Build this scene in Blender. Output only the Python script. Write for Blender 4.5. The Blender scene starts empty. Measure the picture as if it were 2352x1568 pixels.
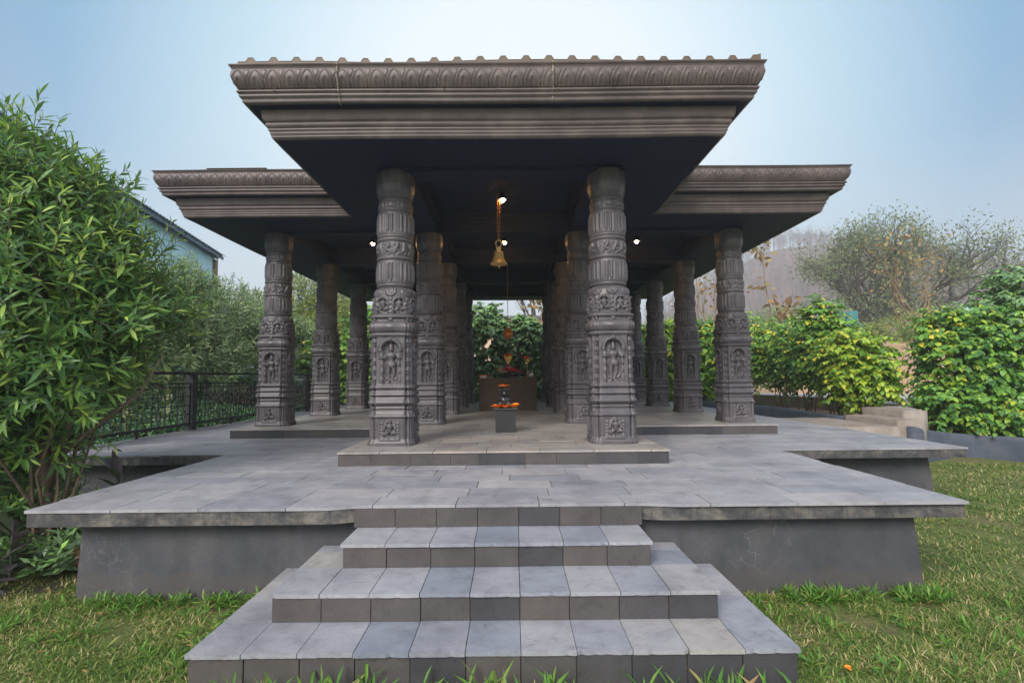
import bpy, math, random
import numpy as np
from mathutils import Vector, Matrix

random.seed(7)
rng = np.random.default_rng(11)
PI = math.pi
R = math.radians
SC = bpy.context.scene
COL = SC.collection

# ------------------------------------------------------------------ camera
PITCH, ROLL, YAW = R(3.79), R(.54), R(.10)
CAM = Vector((.1, 0, 1.46))
fwd = Vector((math.sin(YAW) * math.cos(PITCH), math.cos(YAW) * math.cos(PITCH), math.sin(PITCH)))
rt = Vector((math.cos(YAW), -math.sin(YAW), 0))
up = rt.cross(fwd)
c_, s_ = math.cos(ROLL), math.sin(ROLL)
rt2 = rt * c_ - up * s_
up2 = rt * s_ + up * c_
cam_d = bpy.data.cameras.new('camera')
cam = bpy.data.objects.new('camera', cam_d)
COL.objects.link(cam)
M = Matrix.Identity(4)
for i in range(3):
    M[i][0], M[i][1], M[i][2], M[i][3] = rt2[i], up2[i], -fwd[i], CAM[i]
cam.matrix_world = M
cam_d.sensor_width = 36
cam_d.lens = 1234.6 / 2352 * 36
cam_d.clip_start = .05
cam_d.clip_end = 3000
SC.camera = cam

# ------------------------------------------------------------------ world, sun, exposure
SUN_EL, SUN_ROT = R(34), R(205)      # rotation clockwise from +Y: soft light from behind the camera
w = bpy.data.worlds.new("World")
SC.world = w
w.use_nodes = True
nt = w.node_tree
for n in list(nt.nodes):
    nt.nodes.remove(n)
wo = nt.nodes.new('ShaderNodeOutputWorld')
bg = nt.nodes.new('ShaderNodeBackground')
sky = nt.nodes.new('ShaderNodeTexSky')
sky.sky_type = 'NISHITA'
sky.sun_disc = False
sky.sun_elevation = SUN_EL
sky.sun_rotation = SUN_ROT
sky.altitude = 100
sky.air_density = 1.0
sky.dust_density = 4.0
sky.ozone_density = 2.0
bg.inputs['Strength'].default_value = .15
# thin bright overcast veil over the clear sky: pale ahead, bluer to the sides, brightened behind and overhead as added fill
geo = nt.nodes.new('ShaderNodeNewGeometry')
dp = nt.nodes.new('ShaderNodeVectorMath'); dp.operation = 'DOT_PRODUCT'
dp.inputs[1].default_value = Vector((-.02, -.93, -.36)).normalized()
nt.links.new(geo.outputs['Incoming'], dp.inputs[0])
vr = nt.nodes.new('ShaderNodeValToRGB')
el = vr.color_ramp.elements
K = 3.35
SKYC = [(.38, (1.08, 1.06, 1.10)), (.66, (.015, .15, .36)), (.78, (.05, .28, .50)), (.90, (.50, .70, .80)), (.965, (.86, .93, .96)), (1.0, (.92, .96, .98))]
el[0].position = SKYC[0][0]; el[0].color = (*SKYC[0][1], 1)
el[1].position = 1.0; el[1].color = (*SKYC[-1][1], 1)
for p_, c3 in SKYC[1:-1]:
    e_ = el.new(p_); e_.color = (*c3, 1)
nt.links.new(dp.outputs['Value'], vr.inputs[0])
sc_ = nt.nodes.new('ShaderNodeVectorMath'); sc_.operation = 'SCALE'; sc_.inputs['Scale'].default_value = K
nt.links.new(vr.outputs[0], sc_.inputs[0])
# lavender murk low over the horizon
sx_ = nt.nodes.new('ShaderNodeSeparateXYZ'); nt.links.new(geo.outputs['Incoming'], sx_.inputs[0])
mr_ = nt.nodes.new('ShaderNodeMapRange'); mr_.inputs[1].default_value = -.34; mr_.inputs[2].default_value = -.02; mr_.inputs[3].default_value = 0; mr_.inputs[4].default_value = .9
nt.links.new(sx_.outputs[2], mr_.inputs[0])
m0 = nt.nodes.new('ShaderNodeMix'); m0.data_type = 'RGBA'
nt.links.new(mr_.outputs[0], m0.inputs[0]); nt.links.new(sc_.outputs[0], m0.inputs[6]); m0.inputs[7].default_value = (.66 * K, .72 * K, .78 * K, 1)
m1 = nt.nodes.new('ShaderNodeMix'); m1.data_type = 'RGBA'; m1.inputs[0].default_value = .88
nt.links.new(sky.outputs[0], m1.inputs[6]); nt.links.new(m0.outputs[2], m1.inputs[7])
nt.links.new(m1.outputs[2], bg.inputs[0])
nt.links.new(bg.outputs[0], wo.inputs[0])
sd = bpy.data.lights.new('sun', 'SUN')
sd.energy = 1.5
sd.angle = R(25)
sd.color = (1, .93, .86)
sun = bpy.data.objects.new('sun', sd)
COL.objects.link(sun)
dirv = Vector((math.sin(SUN_ROT) * math.cos(SUN_EL), math.cos(SUN_ROT) * math.cos(SUN_EL), math.sin(SUN_EL)))
sun.rotation_euler = dirv.to_track_quat('Z', 'Y').to_euler()
SC.view_settings.view_transform = 'Standard'
SC.view_settings.look = 'None'
SC.view_settings.gamma = 1
SC.view_settings.exposure = 1.3
SC.cycles.volume_bounces = 1
SC.cycles.max_bounces = 8


# ------------------------------------------------------------------ helpers
def link(o, parent=None):
    COL.objects.link(o)
    if parent is not None:
        o.parent = parent
    return o


def tag(o, label=None, cat=None, group=None, kind=None):
    if label: o['label'] = label
    if cat: o['category'] = cat
    if group: o['group'] = group
    if kind: o['kind'] = kind
    return o


def empty(name, loc=(0, 0, 0), label=None, cat=None, group=None, rz=0, parent=None):
    o = bpy.data.objects.new(name, None)
    o.empty_display_size = .1
    o.location = loc
    o.rotation_euler.z = rz
    link(o, parent)
    return tag(o, label, cat, group)


def mesh(name, V, F, mat, parent=None, smooth=False, off=(0, 0, 0)):
    """F: ndarray (m,k) or list of faces; vertices in world coords, off = parent's world location"""
    V = np.asarray(V, dtype=np.float64) - np.asarray(off, dtype=np.float64)
    me = bpy.data.meshes.new(name)
    if isinstance(F, np.ndarray) and F.ndim == 2:
        m, k = F.shape
        me.vertices.add(len(V))
        me.vertices.foreach_set('co', V.astype(np.float32).ravel())
        me.loops.add(m * k)
        me.loops.foreach_set('vertex_index', F.astype(np.int32).ravel())
        me.polygons.add(m)
        me.polygons.foreach_set('loop_start', np.arange(0, m * k, k, dtype=np.int32))
        if smooth:
            me.polygons.foreach_set('use_smooth', np.ones(m, dtype=bool))
        me.update(calc_edges=True)
    else:
        me.from_pydata([tuple(v) for v in V], [], [tuple(f) for f in F])
        if smooth:
            me.polygons.foreach_set('use_smooth', np.ones(len(me.polygons), dtype=bool))
        me.update()
    if mat is not None:
        me.materials.append(mat)
    o = bpy.data.objects.new(name, me)
    return link(o, parent)


class B:
    def __init__(s):
        s.v, s.f, s.n = [], [], 0

    def add(s, V, F):
        V = [tuple(float(c) for c in v) for v in V]
        s.f += [tuple(int(i) + s.n for i in f) for f in F]
        s.v += V
        s.n += len(V)
        return s

    def box(s, x0, x1, y0, y1, z0, z1):
        return s.add([(x0, y0, z0), (x1, y0, z0), (x1, y1, z0), (x0, y1, z0), (x0, y0, z1), (x1, y0, z1), (x1, y1, z1), (x0, y1, z1)],
                     [(0, 3, 2, 1), (4, 5, 6, 7), (0, 1, 5, 4), (1, 2, 6, 5), (2, 3, 7, 6), (3, 0, 4, 7)])

    def bar(s, a, b, w_, h_, up=(0, 0, 1)):
        a, b = Vector(a), Vector(b)
        d = (b - a).normalized()
        u = Vector(up)
        x = d.cross(u)
        if x.length < 1e-4:
            x = d.cross(Vector((1, 0, 0)))
        x.normalize()
        y = x.cross(d).normalized()
        V = []
        for p in (a, b):
            for sx, sy in ((-1, -1), (1, -1), (1, 1), (-1, 1)):
                V.append(p + x * sx * w_ / 2 + y * sy * h_ / 2)
        return s.add(V, [(0, 1, 2, 3), (7, 6, 5, 4), (0, 4, 5, 1), (1, 5, 6, 2), (2, 6, 7, 3), (3, 7, 4, 0)])

    def tube(s, pts, rad, n=8, cap=True):
        pts = [Vector(p) for p in pts]
        if not hasattr(rad, '__len__'):
            rad = [rad] * len(pts)
        base = s.n
        V, F = [], []
        px = None
        for i, p in enumerate(pts):
            d = (pts[min(i + 1, len(pts) - 1)] - pts[max(i - 1, 0)]).normalized()
            if px is None:
                x = d.cross(Vector((0, 0, 1)))
                if x.length < .05:
                    x = d.cross(Vector((1, 0, 0)))
            else:
                x = px - d * px.dot(d)
            x.normalize()
            px = x
            y = d.cross(x)
            for k in range(n):
                a = 2 * PI * k / n
                V.append(p + (x * math.cos(a) + y * math.sin(a)) * rad[i])
        for i in range(len(pts) - 1):
            for k in range(n):
                a, b = i * n + k, i * n + (k + 1) % n
                F.append((a, b, b + n, a + n))
        if cap:
            F.append(tuple(range(n - 1, -1, -1)))
            F.append(tuple(range((len(pts) - 1) * n, len(pts) * n)))
        return s.add(V, F)

    def lathe(s, prof, c=(0, 0, 0), n=24, sx=1, sy=1):
        V, F = [], []
        for r, z in prof:
            for k in range(n):
                a = 2 * PI * k / n
                V.append((c[0] + r * math.cos(a) * sx, c[1] + r * math.sin(a) * sy, c[2] + z))
        for i in range(len(prof) - 1):
            for k in range(n):
                a, b = i * n + k, i * n + (k + 1) % n
                F.append((a, b, b + n, a + n))
        if prof[0][0] > 1e-5: F.append(tuple(range(n - 1, -1, -1)))
        if prof[-1][0] > 1e-5: F.append(tuple(range((len(prof) - 1) * n, len(prof) * n)))
        return s.add(V, F)

    def ell(s, c, r, n=14, m=9, rot=None):
        V, F = [], []
        Rm = rot or Matrix.Identity(3)
        for i in range(m + 1):
            t = PI * i / m
            for k in range(n):
                a = 2 * PI * k / n
                p = Rm @ Vector((r[0] * math.sin(t) * math.cos(a), r[1] * math.sin(t) * math.sin(a), -r[2] * math.cos(t)))
                V.append((c[0] + p.x, c[1] + p.y, c[2] + p.z))
        for i in range(m):
            for k in range(n):
                a, b = i * n + k, i * n + (k + 1) % n
                F.append((a, b, b + n, a + n))
        return s.add(V, F)

    def prism(s, poly, z0, z1):
        n = len(poly)
        V = [(x, y, z0) for x, y in poly] + [(x, y, z1) for x, y in poly]
        F = [tuple(range(n - 1, -1, -1)), tuple(range(n, 2 * n))]
        F += [(i, (i + 1) % n, (i + 1) % n + n, i + n) for i in range(n)]
        return s.add(V, F)

    def build(s, name, mat, parent=None, smooth=False, off=(0, 0, 0)):
        return mesh(name, s.v, s.f, mat, parent, smooth, off)


# ------------------------------------------------------------------ materials
def mat_new(name):
    m = bpy.data.materials.new(name)
    m.use_nodes = True
    nt = m.node_tree
    p = nt.nodes['Principled BSDF']
    return m, nt, p


def nd(nt, t, **kw):
    n = nt.nodes.new(t)
    for k, v in kw.items():
        if k.startswith('i_'):
            n.inputs[k[2:]].default_value = v
        else:
            setattr(n, k, v)
    return n


def ramp(nt, stops, fac=None):
    r = nt.nodes.new('ShaderNodeValToRGB')
    el = r.color_ramp.elements
    el[0].position, el[0].color = stops[0][0], (*stops[0][1], 1)
    el[1].position, el[1].color = stops[-1][0], (*stops[-1][1], 1)
    for p, c in stops[1:-1]:
        e = el.new(p)
        e.color = (*c, 1)
    if fac is not None:
        nt.links.new(fac, r.inputs[0])
    return r


def mixc(nt, a, b, fac, mode='MIX'):
    m = nt.nodes.new('ShaderNodeMix')
    m.data_type = 'RGBA'
    m.blend_type = mode
    m.clamp_result = False
    for sock, v in ((m.inputs[0], fac), (m.inputs[6], a), (m.inputs[7], b)):
        if isinstance(v, (int, float)):
            sock.default_value = v
        elif isinstance(v, tuple):
            sock.default_value = (*v, 1)
        else:
            nt.links.new(v, sock)
    return m.outputs[2]


def noise(nt, scale, detail=4, rough=.6, vec=None, stretch=None, dist=0):
    n = nd(nt, 'ShaderNodeTexNoise')
    n.inputs['Scale'].default_value = scale
    n.inputs['Detail'].default_value = detail
    n.inputs['Roughness'].default_value = rough
    n.inputs['Distortion'].default_value = dist
    tc = nd(nt, 'ShaderNodeTexCoord')
    src = tc.outputs['Object']
    if stretch:
        mp = nd(nt, 'ShaderNodeMapping')
        mp.inputs['Scale'].default_value = stretch
        nt.links.new(src, mp.inputs[0])
        src = mp.outputs[0]
    nt.links.new(src, n.inputs['Vector'])
    return n


def bump(nt, p, height, strength=.3, dist=.01, prev=None):
    b = nd(nt, 'ShaderNodeBump')
    b.inputs['Strength'].default_value = strength
    b.inputs['Distance'].default_value = dist
    nt.links.new(height, b.inputs['Height'])
    if prev is not None:
        nt.links.new(prev, b.inputs['Normal'])
    nt.links.new(b.outputs[0], p.inputs['Normal'])
    return b.outputs[0]


def surf(name, stops, scale=3, rough=.7, bscale=40, bstr=.3, bdist=.004, spec=.5, metal=0, stretch=None, island=0, detail=6, rvar=.1):
    m, nt, p = mat_new(name)
    n = noise(nt, scale, detail, .65, stretch=stretch)
    r = ramp(nt, stops, n.outputs[0])
    col = r.outputs[0]
    if island:
        g = nd(nt, 'ShaderNodeNewGeometry')
        rr = ramp(nt, [(0, (1 - island,) * 3), (1, (1 + island,) * 3)], g.outputs['Random Per Island'])
        col = mixc(nt, col, rr.outputs[0], 1.0, 'MULTIPLY')
    nt.links.new(col, p.inputs['Base Color'])
    n2 = noise(nt, bscale, 6, .7)
    bump(nt, p, n2.outputs[0], bstr, bdist)
    mr = nd(nt, 'ShaderNodeMapRange')
    mr.inputs[3].default_value = rough - rvar
    mr.inputs[4].default_value = rough + rvar
    nt.links.new(n.outputs[0], mr.inputs[0])
    nt.links.new(mr.outputs[0], p.inputs['Roughness'])
    p.inputs['Specular IOR Level'].default_value = spec
    p.inputs['Metallic'].default_value = metal
    return m


def stone_tile(name, tones, isl_rough=.55, warm=None):
    """natural stone tiles: each tile (mesh island) takes its own tone; soft clouds, pits and flecks"""
    m, nt, p = mat_new(name)
    g = nd(nt, 'ShaderNodeNewGeometry')
    base = ramp(nt, tones, g.outputs['Random Per Island'])
    n = noise(nt, 2.2, 8, .62)
    cl = ramp(nt, [(.28, (.66, .67, .70)), (.5, (1, 1, 1)), (.72, (1.18, 1.17, 1.14))], n.outputs[0])
    col = mixc(nt, base.outputs[0], cl.outputs[0], 1, 'MULTIPLY')
    n3 = noise(nt, 7, 9, .78, dist=.9)
    fl = ramp(nt, [(.28, (.40, .38, .37)), (.40, (.86, .85, .84)), (.5, (1, 1, 1)), (.60, (1.06, 1.06, 1.05)), (.72, (1.42, 1.40, 1.34))], n3.outputs[0])
    col = mixc(nt, col, fl.outputs[0], .9, 'MULTIPLY')
    n4 = noise(nt, 130, 3, .6)
    gr = ramp(nt, [(.3, (.88, .88, .88)), (.7, (1.1, 1.1, 1.1))], n4.outputs[0])
    col = mixc(nt, col, gr.outputs[0], 1, 'MULTIPLY')
    nt.links.new(col, p.inputs['Base Color'])
    b1 = bump(nt, p, n3.outputs[0], .5, .008)
    bump(nt, p, n4.outputs[0], .25, .002, b1)
    mr = nd(nt, 'ShaderNodeMapRange')
    mr.inputs[3].default_value = isl_rough - .15
    mr.inputs[4].default_value = isl_rough + .2
    nt.links.new(n3.outputs[0], mr.inputs[0])
    nt.links.new(mr.outputs[0], p.inputs['Roughness'])
    p.inputs['Specular IOR Level'].default_value = .4
    return m


def leafmat(name, stops, nscale=.8, namp=.5, trans=.25, rough=.5, tip=None):
    m, nt, p = mat_new(name)
    g = nd(nt, 'ShaderNodeNewGeometry')
    n = noise(nt, nscale, 3, .6)
    mr = nd(nt, 'ShaderNodeMath', operation='MULTIPLY_ADD')
    nt.links.new(n.outputs[0], mr.inputs[0])
    mr.inputs[1].default_value = namp * 2
    mr.inputs[2].default_value = -namp
    ad = nd(nt, 'ShaderNodeMath', operation='ADD')
    nt.links.new(g.outputs['Random Per Island'], ad.inputs[0])
    nt.links.new(mr.outputs[0], ad.inputs[1])
    r = ramp(nt, stops, ad.outputs[0])
    # undersides a little paler
    col = mixc(nt, r.outputs[0], mixc(nt, r.outputs[0], (.25, .32, .18), .35), g.outputs['Backfacing'])
    nt.links.new(col, p.inputs['Base Color'])
    p.inputs['Roughness'].default_value = rough
    p.inputs['Specular IOR Level'].default_value = .45
    tr = nd(nt, 'ShaderNodeBsdfTranslucent')
    nt.links.new(mixc(nt, col, (1.0, 1.25, .5), 1.0, 'MULTIPLY'), tr.inputs[0])
    mx = nd(nt, 'ShaderNodeMixShader')
    mx.inputs[0].default_value = trans
    nt.links.new(p.outputs[0], mx.inputs[1])
    nt.links.new(tr.outputs[0], mx.inputs[2])
    nt.links.new(mx.outputs[0], nt.nodes['Material Output'].inputs[0])
    return m


MT = {}
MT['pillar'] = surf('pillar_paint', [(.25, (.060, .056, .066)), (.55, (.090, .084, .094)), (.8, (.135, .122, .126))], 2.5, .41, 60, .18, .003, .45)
_m = MT['pillar']; _nt = _m.node_tree; _p = _nt.nodes['Principled BSDF']
_src = _p.inputs['Base Color'].links[0].from_socket
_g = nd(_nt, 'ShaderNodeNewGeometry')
_r = ramp(_nt, [(.44, (.62, .60, .60)), (.495, (1, 1, 1)), (.51, (1.0, 1.0, 1.0)), (.56, (1.45, 1.42, 1.40))], _g.outputs['Pointiness'])  # grime in recesses and worn edges, doubling as painted shading for the carving
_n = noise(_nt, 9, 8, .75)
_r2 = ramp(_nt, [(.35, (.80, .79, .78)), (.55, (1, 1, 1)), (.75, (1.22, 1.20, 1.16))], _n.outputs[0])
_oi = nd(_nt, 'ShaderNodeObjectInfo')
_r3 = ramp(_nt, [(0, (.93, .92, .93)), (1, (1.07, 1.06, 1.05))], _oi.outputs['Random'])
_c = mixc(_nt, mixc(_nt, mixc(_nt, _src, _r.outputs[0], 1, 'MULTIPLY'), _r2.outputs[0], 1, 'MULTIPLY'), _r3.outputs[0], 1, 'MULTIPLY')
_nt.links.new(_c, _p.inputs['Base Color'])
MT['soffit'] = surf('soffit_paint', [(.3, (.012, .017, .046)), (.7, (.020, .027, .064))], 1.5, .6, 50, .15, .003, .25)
MT['rosette'] = surf('rosette_paint', [(.3, (.022, .020, .024)), (.7, (.036, .030, .032))], 3, .6)
MT['caulk'] = surf('caulk', [(.3, (.10, .08, .075)), (.5, (.22, .19, .17)), (.7, (.36, .32, .29))], 25, .8)
MT['cornice'] = surf('cornice_paint', [(.22, (.060, .047, .050)), (.5, (.103, .083, .084)), (.78, (.160, .129, .122))], 4, .46, 45, .12, .002, .4)
MT['roof'] = surf('roof_sheet_paint', [(.3, (.09, .062, .042)), (.7, (.15, .11, .075))], 4, .6, 30, .2, .004)
MT['tile_top'] = stone_tile('paving_stone', [(0, (.235, .245, .285)), (.3, (.265, .27, .305)), (.55, (.295, .298, .33)), (.8, (.315, .312, .335)), (1, (.255, .265, .305))], .5)
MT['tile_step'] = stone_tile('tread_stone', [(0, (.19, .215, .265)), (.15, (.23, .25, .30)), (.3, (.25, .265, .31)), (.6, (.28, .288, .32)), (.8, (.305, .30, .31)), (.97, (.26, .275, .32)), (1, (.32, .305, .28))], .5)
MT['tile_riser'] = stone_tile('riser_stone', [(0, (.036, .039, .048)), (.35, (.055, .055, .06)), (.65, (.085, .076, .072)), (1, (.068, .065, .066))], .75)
MT['tile_inner'] = stone_tile('inner_paving_stone', [(0, (.26, .25, .25)), (.5, (.31, .295, .285)), (1, (.34, .31, .285))], .33)
MT['mortar'] = surf('mortar', [(.3, (.07, .058, .05)), (.7, (.15, .125, .105))], 6, .9)
MT['granite'] = surf('brown_granite', [(.3, (.055, .036, .026)), (.7, (.085, .058, .042))], 60, .6, 120, .05, .001, .25)
MT['darkstone'] = surf('grey_basalt', [(.3, (.012, .013, .016)), (.7, (.024, .025, .029))], 14, .7, 90, .2, .002)
MT['blackstone'] = surf('polished_black_stone', [(.3, (.012, .012, .014)), (.7, (.02, .02, .024))], 10, .22, 60, .05, .001, .6)
MT['lingam'] = surf('grey_stone', [(.3, (.06, .058, .06)), (.7, (.10, .095, .095))], 20, .45)
MT['brass'] = surf('brass', [(.3, (.58, .36, .12)), (.7, (.74, .50, .19))], 8, .38, 60, .1, .001, .5, .35)
MT['goldbrass'] = surf('bright_brass', [(.3, (.75, .40, .08)), (.7, (.9, .54, .14))], 8, .3, 60, .05, .001, .5, .35)
MT['copper'] = surf('copper', [(.3, (.58, .17, .035)), (.7, (.78, .30, .06))], 8, .28, 60, .05, .001, .5, .4)
MT['chain'] = surf('rusty_chain', [(.3, (.42, .17, .05)), (.7, (.60, .30, .10))], 30, .45, 60, .1, .001, .5, .7)
MT['steel'] = surf('steel', [(.3, (.45, .43, .42)), (.7, (.62, .6, .58))], 10, .25, 60, .02, .001, .5, .6)
MT['plate'] = surf('dull_plate', [(.3, (.05, .05, .055)), (.7, (.09, .09, .095))], 10, .35, 60, .02, .001, .5, .3)
MT['iron'] = surf('black_iron_paint', [(.3, (.016, .017, .021)), (.7, (.028, .029, .034))], 5, .45, 60, .15, .002)
MT['whiteiron'] = surf('white_iron_paint', [(.3, (.55, .55, .52)), (.7, (.7, .7, .66))], 5, .5)
MT['orange'] = surf('orange_petal', [(.3, (1.0, .22, .015)), (.7, (1.0, .38, .03))], 15, .6, 60, .1, .002)
MT['redorange'] = surf('red_orange_petal', [(.3, (.95, .09, .01)), (.7, (1.0, .20, .02))], 15, .6, 60, .1, .002)
MT['pink'] = surf('magenta_petal', [(.3, (.75, .03, .14)), (.7, (.95, .10, .28))], 15, .6, 60, .1, .002)
MT['cream'] = surf('cream_petal', [(.3, (.9, .68, .50)), (.7, (.98, .85, .68))], 15, .6, 60, .1, .002)
MT['red'] = surf('red_petal', [(.3, (.6, .01, .01)), (.7, (.8, .02, .01))], 15, .6, 60, .1, .002)
MT['kerb'] = surf('kerb_paint', [(.25, (.042, .056, .082)), (.5, (.066, .082, .115)), (.8, (.11, .125, .155))], 3, .85, 35, .5, .01)
MT['concrete'] = surf('rough_concrete', [(.25, (.16, .135, .11)), (.5, (.255, .22, .19)), (.8, (.34, .305, .28))], 3, .9, 30, .6, .012)
MT['road'] = surf('concrete_road', [(.3, (.36, .33, .32)), (.7, (.46, .43, .42))], .8, .9, 20, .3, .01)
MT['soil'] = surf('soil', [(.3, (.035, .026, .019)), (.7, (.075, .055, .038))], 3, .95, 30, .9, .03)
MT['bark'] = surf('bark', [(.3, (.10, .07, .05)), (.7, (.19, .14, .10))], 6, .9, 40, .8, .01, stretch=(4, 4, .6))
MT['darkbark'] = surf('dark_bark', [(.3, (.045, .036, .032)), (.7, (.09, .072, .065))], 6, .9, 30, .8, .02)
MT['stem'] = surf('cane_stem', [(.3, (.17, .115, .07)), (.7, (.27, .19, .115))], 6, .8, 40, .4, .004)
MT['greenstem'] = surf('green_stem', [(.3, (.16, .17, .06)), (.7, (.24, .24, .10))], 6, .7)
MT['bluesheet'] = surf('blue_sheet', [(.3, (.36, .64, .80)), (.7, (.50, .76, .88))], 1.2, .5, 20, .1, .004)
MT['bluerim'] = surf('blue_grey_trim', [(.3, (.05, .10, .16)), (.7, (.09, .15, .22))], 2, .55)
MT['tealsheet'] = surf('teal_sheet', [(.3, (.02, .15, .16)), (.7, (.035, .22, .22))], 1.2, .5, 20, .1, .004)
MT['beige'] = surf('beige_plaster', [(.3, (.50, .38, .28)), (.7, (.62, .48, .36))], .6, .9, 10, .2, .01)
MT['rooftrim'] = surf('grey_roof_trim', [(.3, (.10, .10, .11)), (.7, (.16, .155, .16))], 1.5, .8)
MT['glassdark'] = surf('dark_glass', [(.3, (.05, .06, .07)), (.7, (.08, .09, .10))], 1.5, .15)
MT['box_plastic'] = surf('frosted_plastic', [(.3, (.55, .42, .40)), (.7, (.68, .55, .52))], 5, .4)
MT['orange_lid'] = surf('orange_lid', [(.3, (.75, .10, .02)), (.7, (.85, .15, .03))], 5, .4)
MT['white'] = surf('white_plastic', [(.3, (.6, .6, .6)), (.7, (.75, .75, .75))], 5, .5)
MT['deadleaf'] = surf('dead_leaf', [(.3, (.28, .11, .05)), (.7, (.45, .20, .10))], 12, .7)

MT['leaf_left'] = leafmat('lance_leaf', [(0, (.045, .11, .045)), (.3, (.08, .18, .06)), (.55, (.12, .26, .065)), (.8, (.20, .37, .08)), (1, (.42, .56, .11))], .9, .42, .32, .42)
MT['leaf_grey'] = leafmat('grey_green_leaf', [(0, (.15, .24, .13)), (.5, (.26, .37, .19)), (1, (.42, .52, .22))], .5, .3, .25, .55)
MT['leaf_bamboo'] = leafmat('yellow_green_leaf', [(0, (.13, .20, .055)), (.5, (.24, .32, .08)), (1, (.42, .44, .12))], .3, .3, .3, .55)
MT['leaf_hedge'] = leafmat('hedge_leaf', [(0, (.05, .15, .05)), (.35, (.11, .27, .05)), (.65, (.18, .37, .055)), (.92, (.34, .50, .06)), (1, (.66, .55, .06))], .9, .42, .25, .42)
MT['leaf_dark'] = leafmat('dark_hedge_leaf', [(0, (.09, .17, .095)), (.5, (.17, .28, .14)), (.85, (.22, .40, .13)), (1, (.30, .55, .10))], .8, .38, .18, .40)
MT['leaf_yellow'] = leafmat('lime_hedge_leaf', [(0, (.09, .21, .035)), (.4, (.22, .38, .04)), (.8, (.42, .56, .06)), (1, (.66, .56, .06))], 1.0, .3, .28, .42)
MT['leaf_tree'] = leafmat('olive_leaf', [(0, (.08, .12, .055)), (.6, (.14, .19, .08)), (1, (.26, .28, .10))], .1, .3, .2, .6)
MT['leaf_dry'] = leafmat('dry_leaf', [(0, (.14, .075, .035)), (.5, (.26, .15, .06)), (1, (.42, .27, .09))], .5, .3, .2, .7)
MT['leaf_big'] = leafmat('milkweed_leaf', [(0, (.14, .20, .07)), (.5, (.24, .30, .10)), (1, (.38, .42, .24))], 2, .3, .25, .5)
MT['leaf_croton'] = leafmat('purple_leaf', [(0, (.045, .028, .035)), (.5, (.075, .065, .075)), (1, (.08, .11, .08))], 2, .3, .08, .4)
MT['leaf_ground'] = leafmat('ground_cover_leaf', [(0, (.08, .22, .13)), (.5, (.14, .36, .19)), (1, (.32, .55, .18))], .8, .4, .2, .5)
MT['leaf_weed'] = leafmat('weed_leaf', [(0, (.05, .15, .02)), (.5, (.10, .26, .03)), (.85, (.18, .34, .05)), (1, (.35, .22, .10))], 3, .3, .3, .5)
MT['grass'] = leafmat('grass_blade', [(0, (.045, .11, .016)), (.30, (.085, .18, .025)), (.55, (.15, .23, .035)), (.78, (.25, .26, .075)), (1, (.54, .44, .24))], 1.9, .55, .2, .6)


def lawn_mat():
    m, nt, p = mat_new('lawn_soil')
    n = noise(nt, .7, 6, .65)
    r = ramp(nt, [(.3, (.06, .095, .02)), (.5, (.11, .14, .032)), (.68, (.15, .13, .06))], n.outputs[0])
    n2 = noise(nt, 14, 8, .75)
    r2 = ramp(nt, [(.3, (.55, .55, .5)), (.5, (1, 1, 1)), (.7, (1.5, 1.4, 1.2))], n2.outputs[0])
    nt.links.new(mixc(nt, r.outputs[0], r2.outputs[0], .9, 'MULTIPLY'), p.inputs['Base Color'])
    n3 = noise(nt, 45, 8, .8)
    bump(nt, p, n3.outputs[0], .9, .02)
    p.inputs['Roughness'].default_value = .95
    return m


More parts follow.
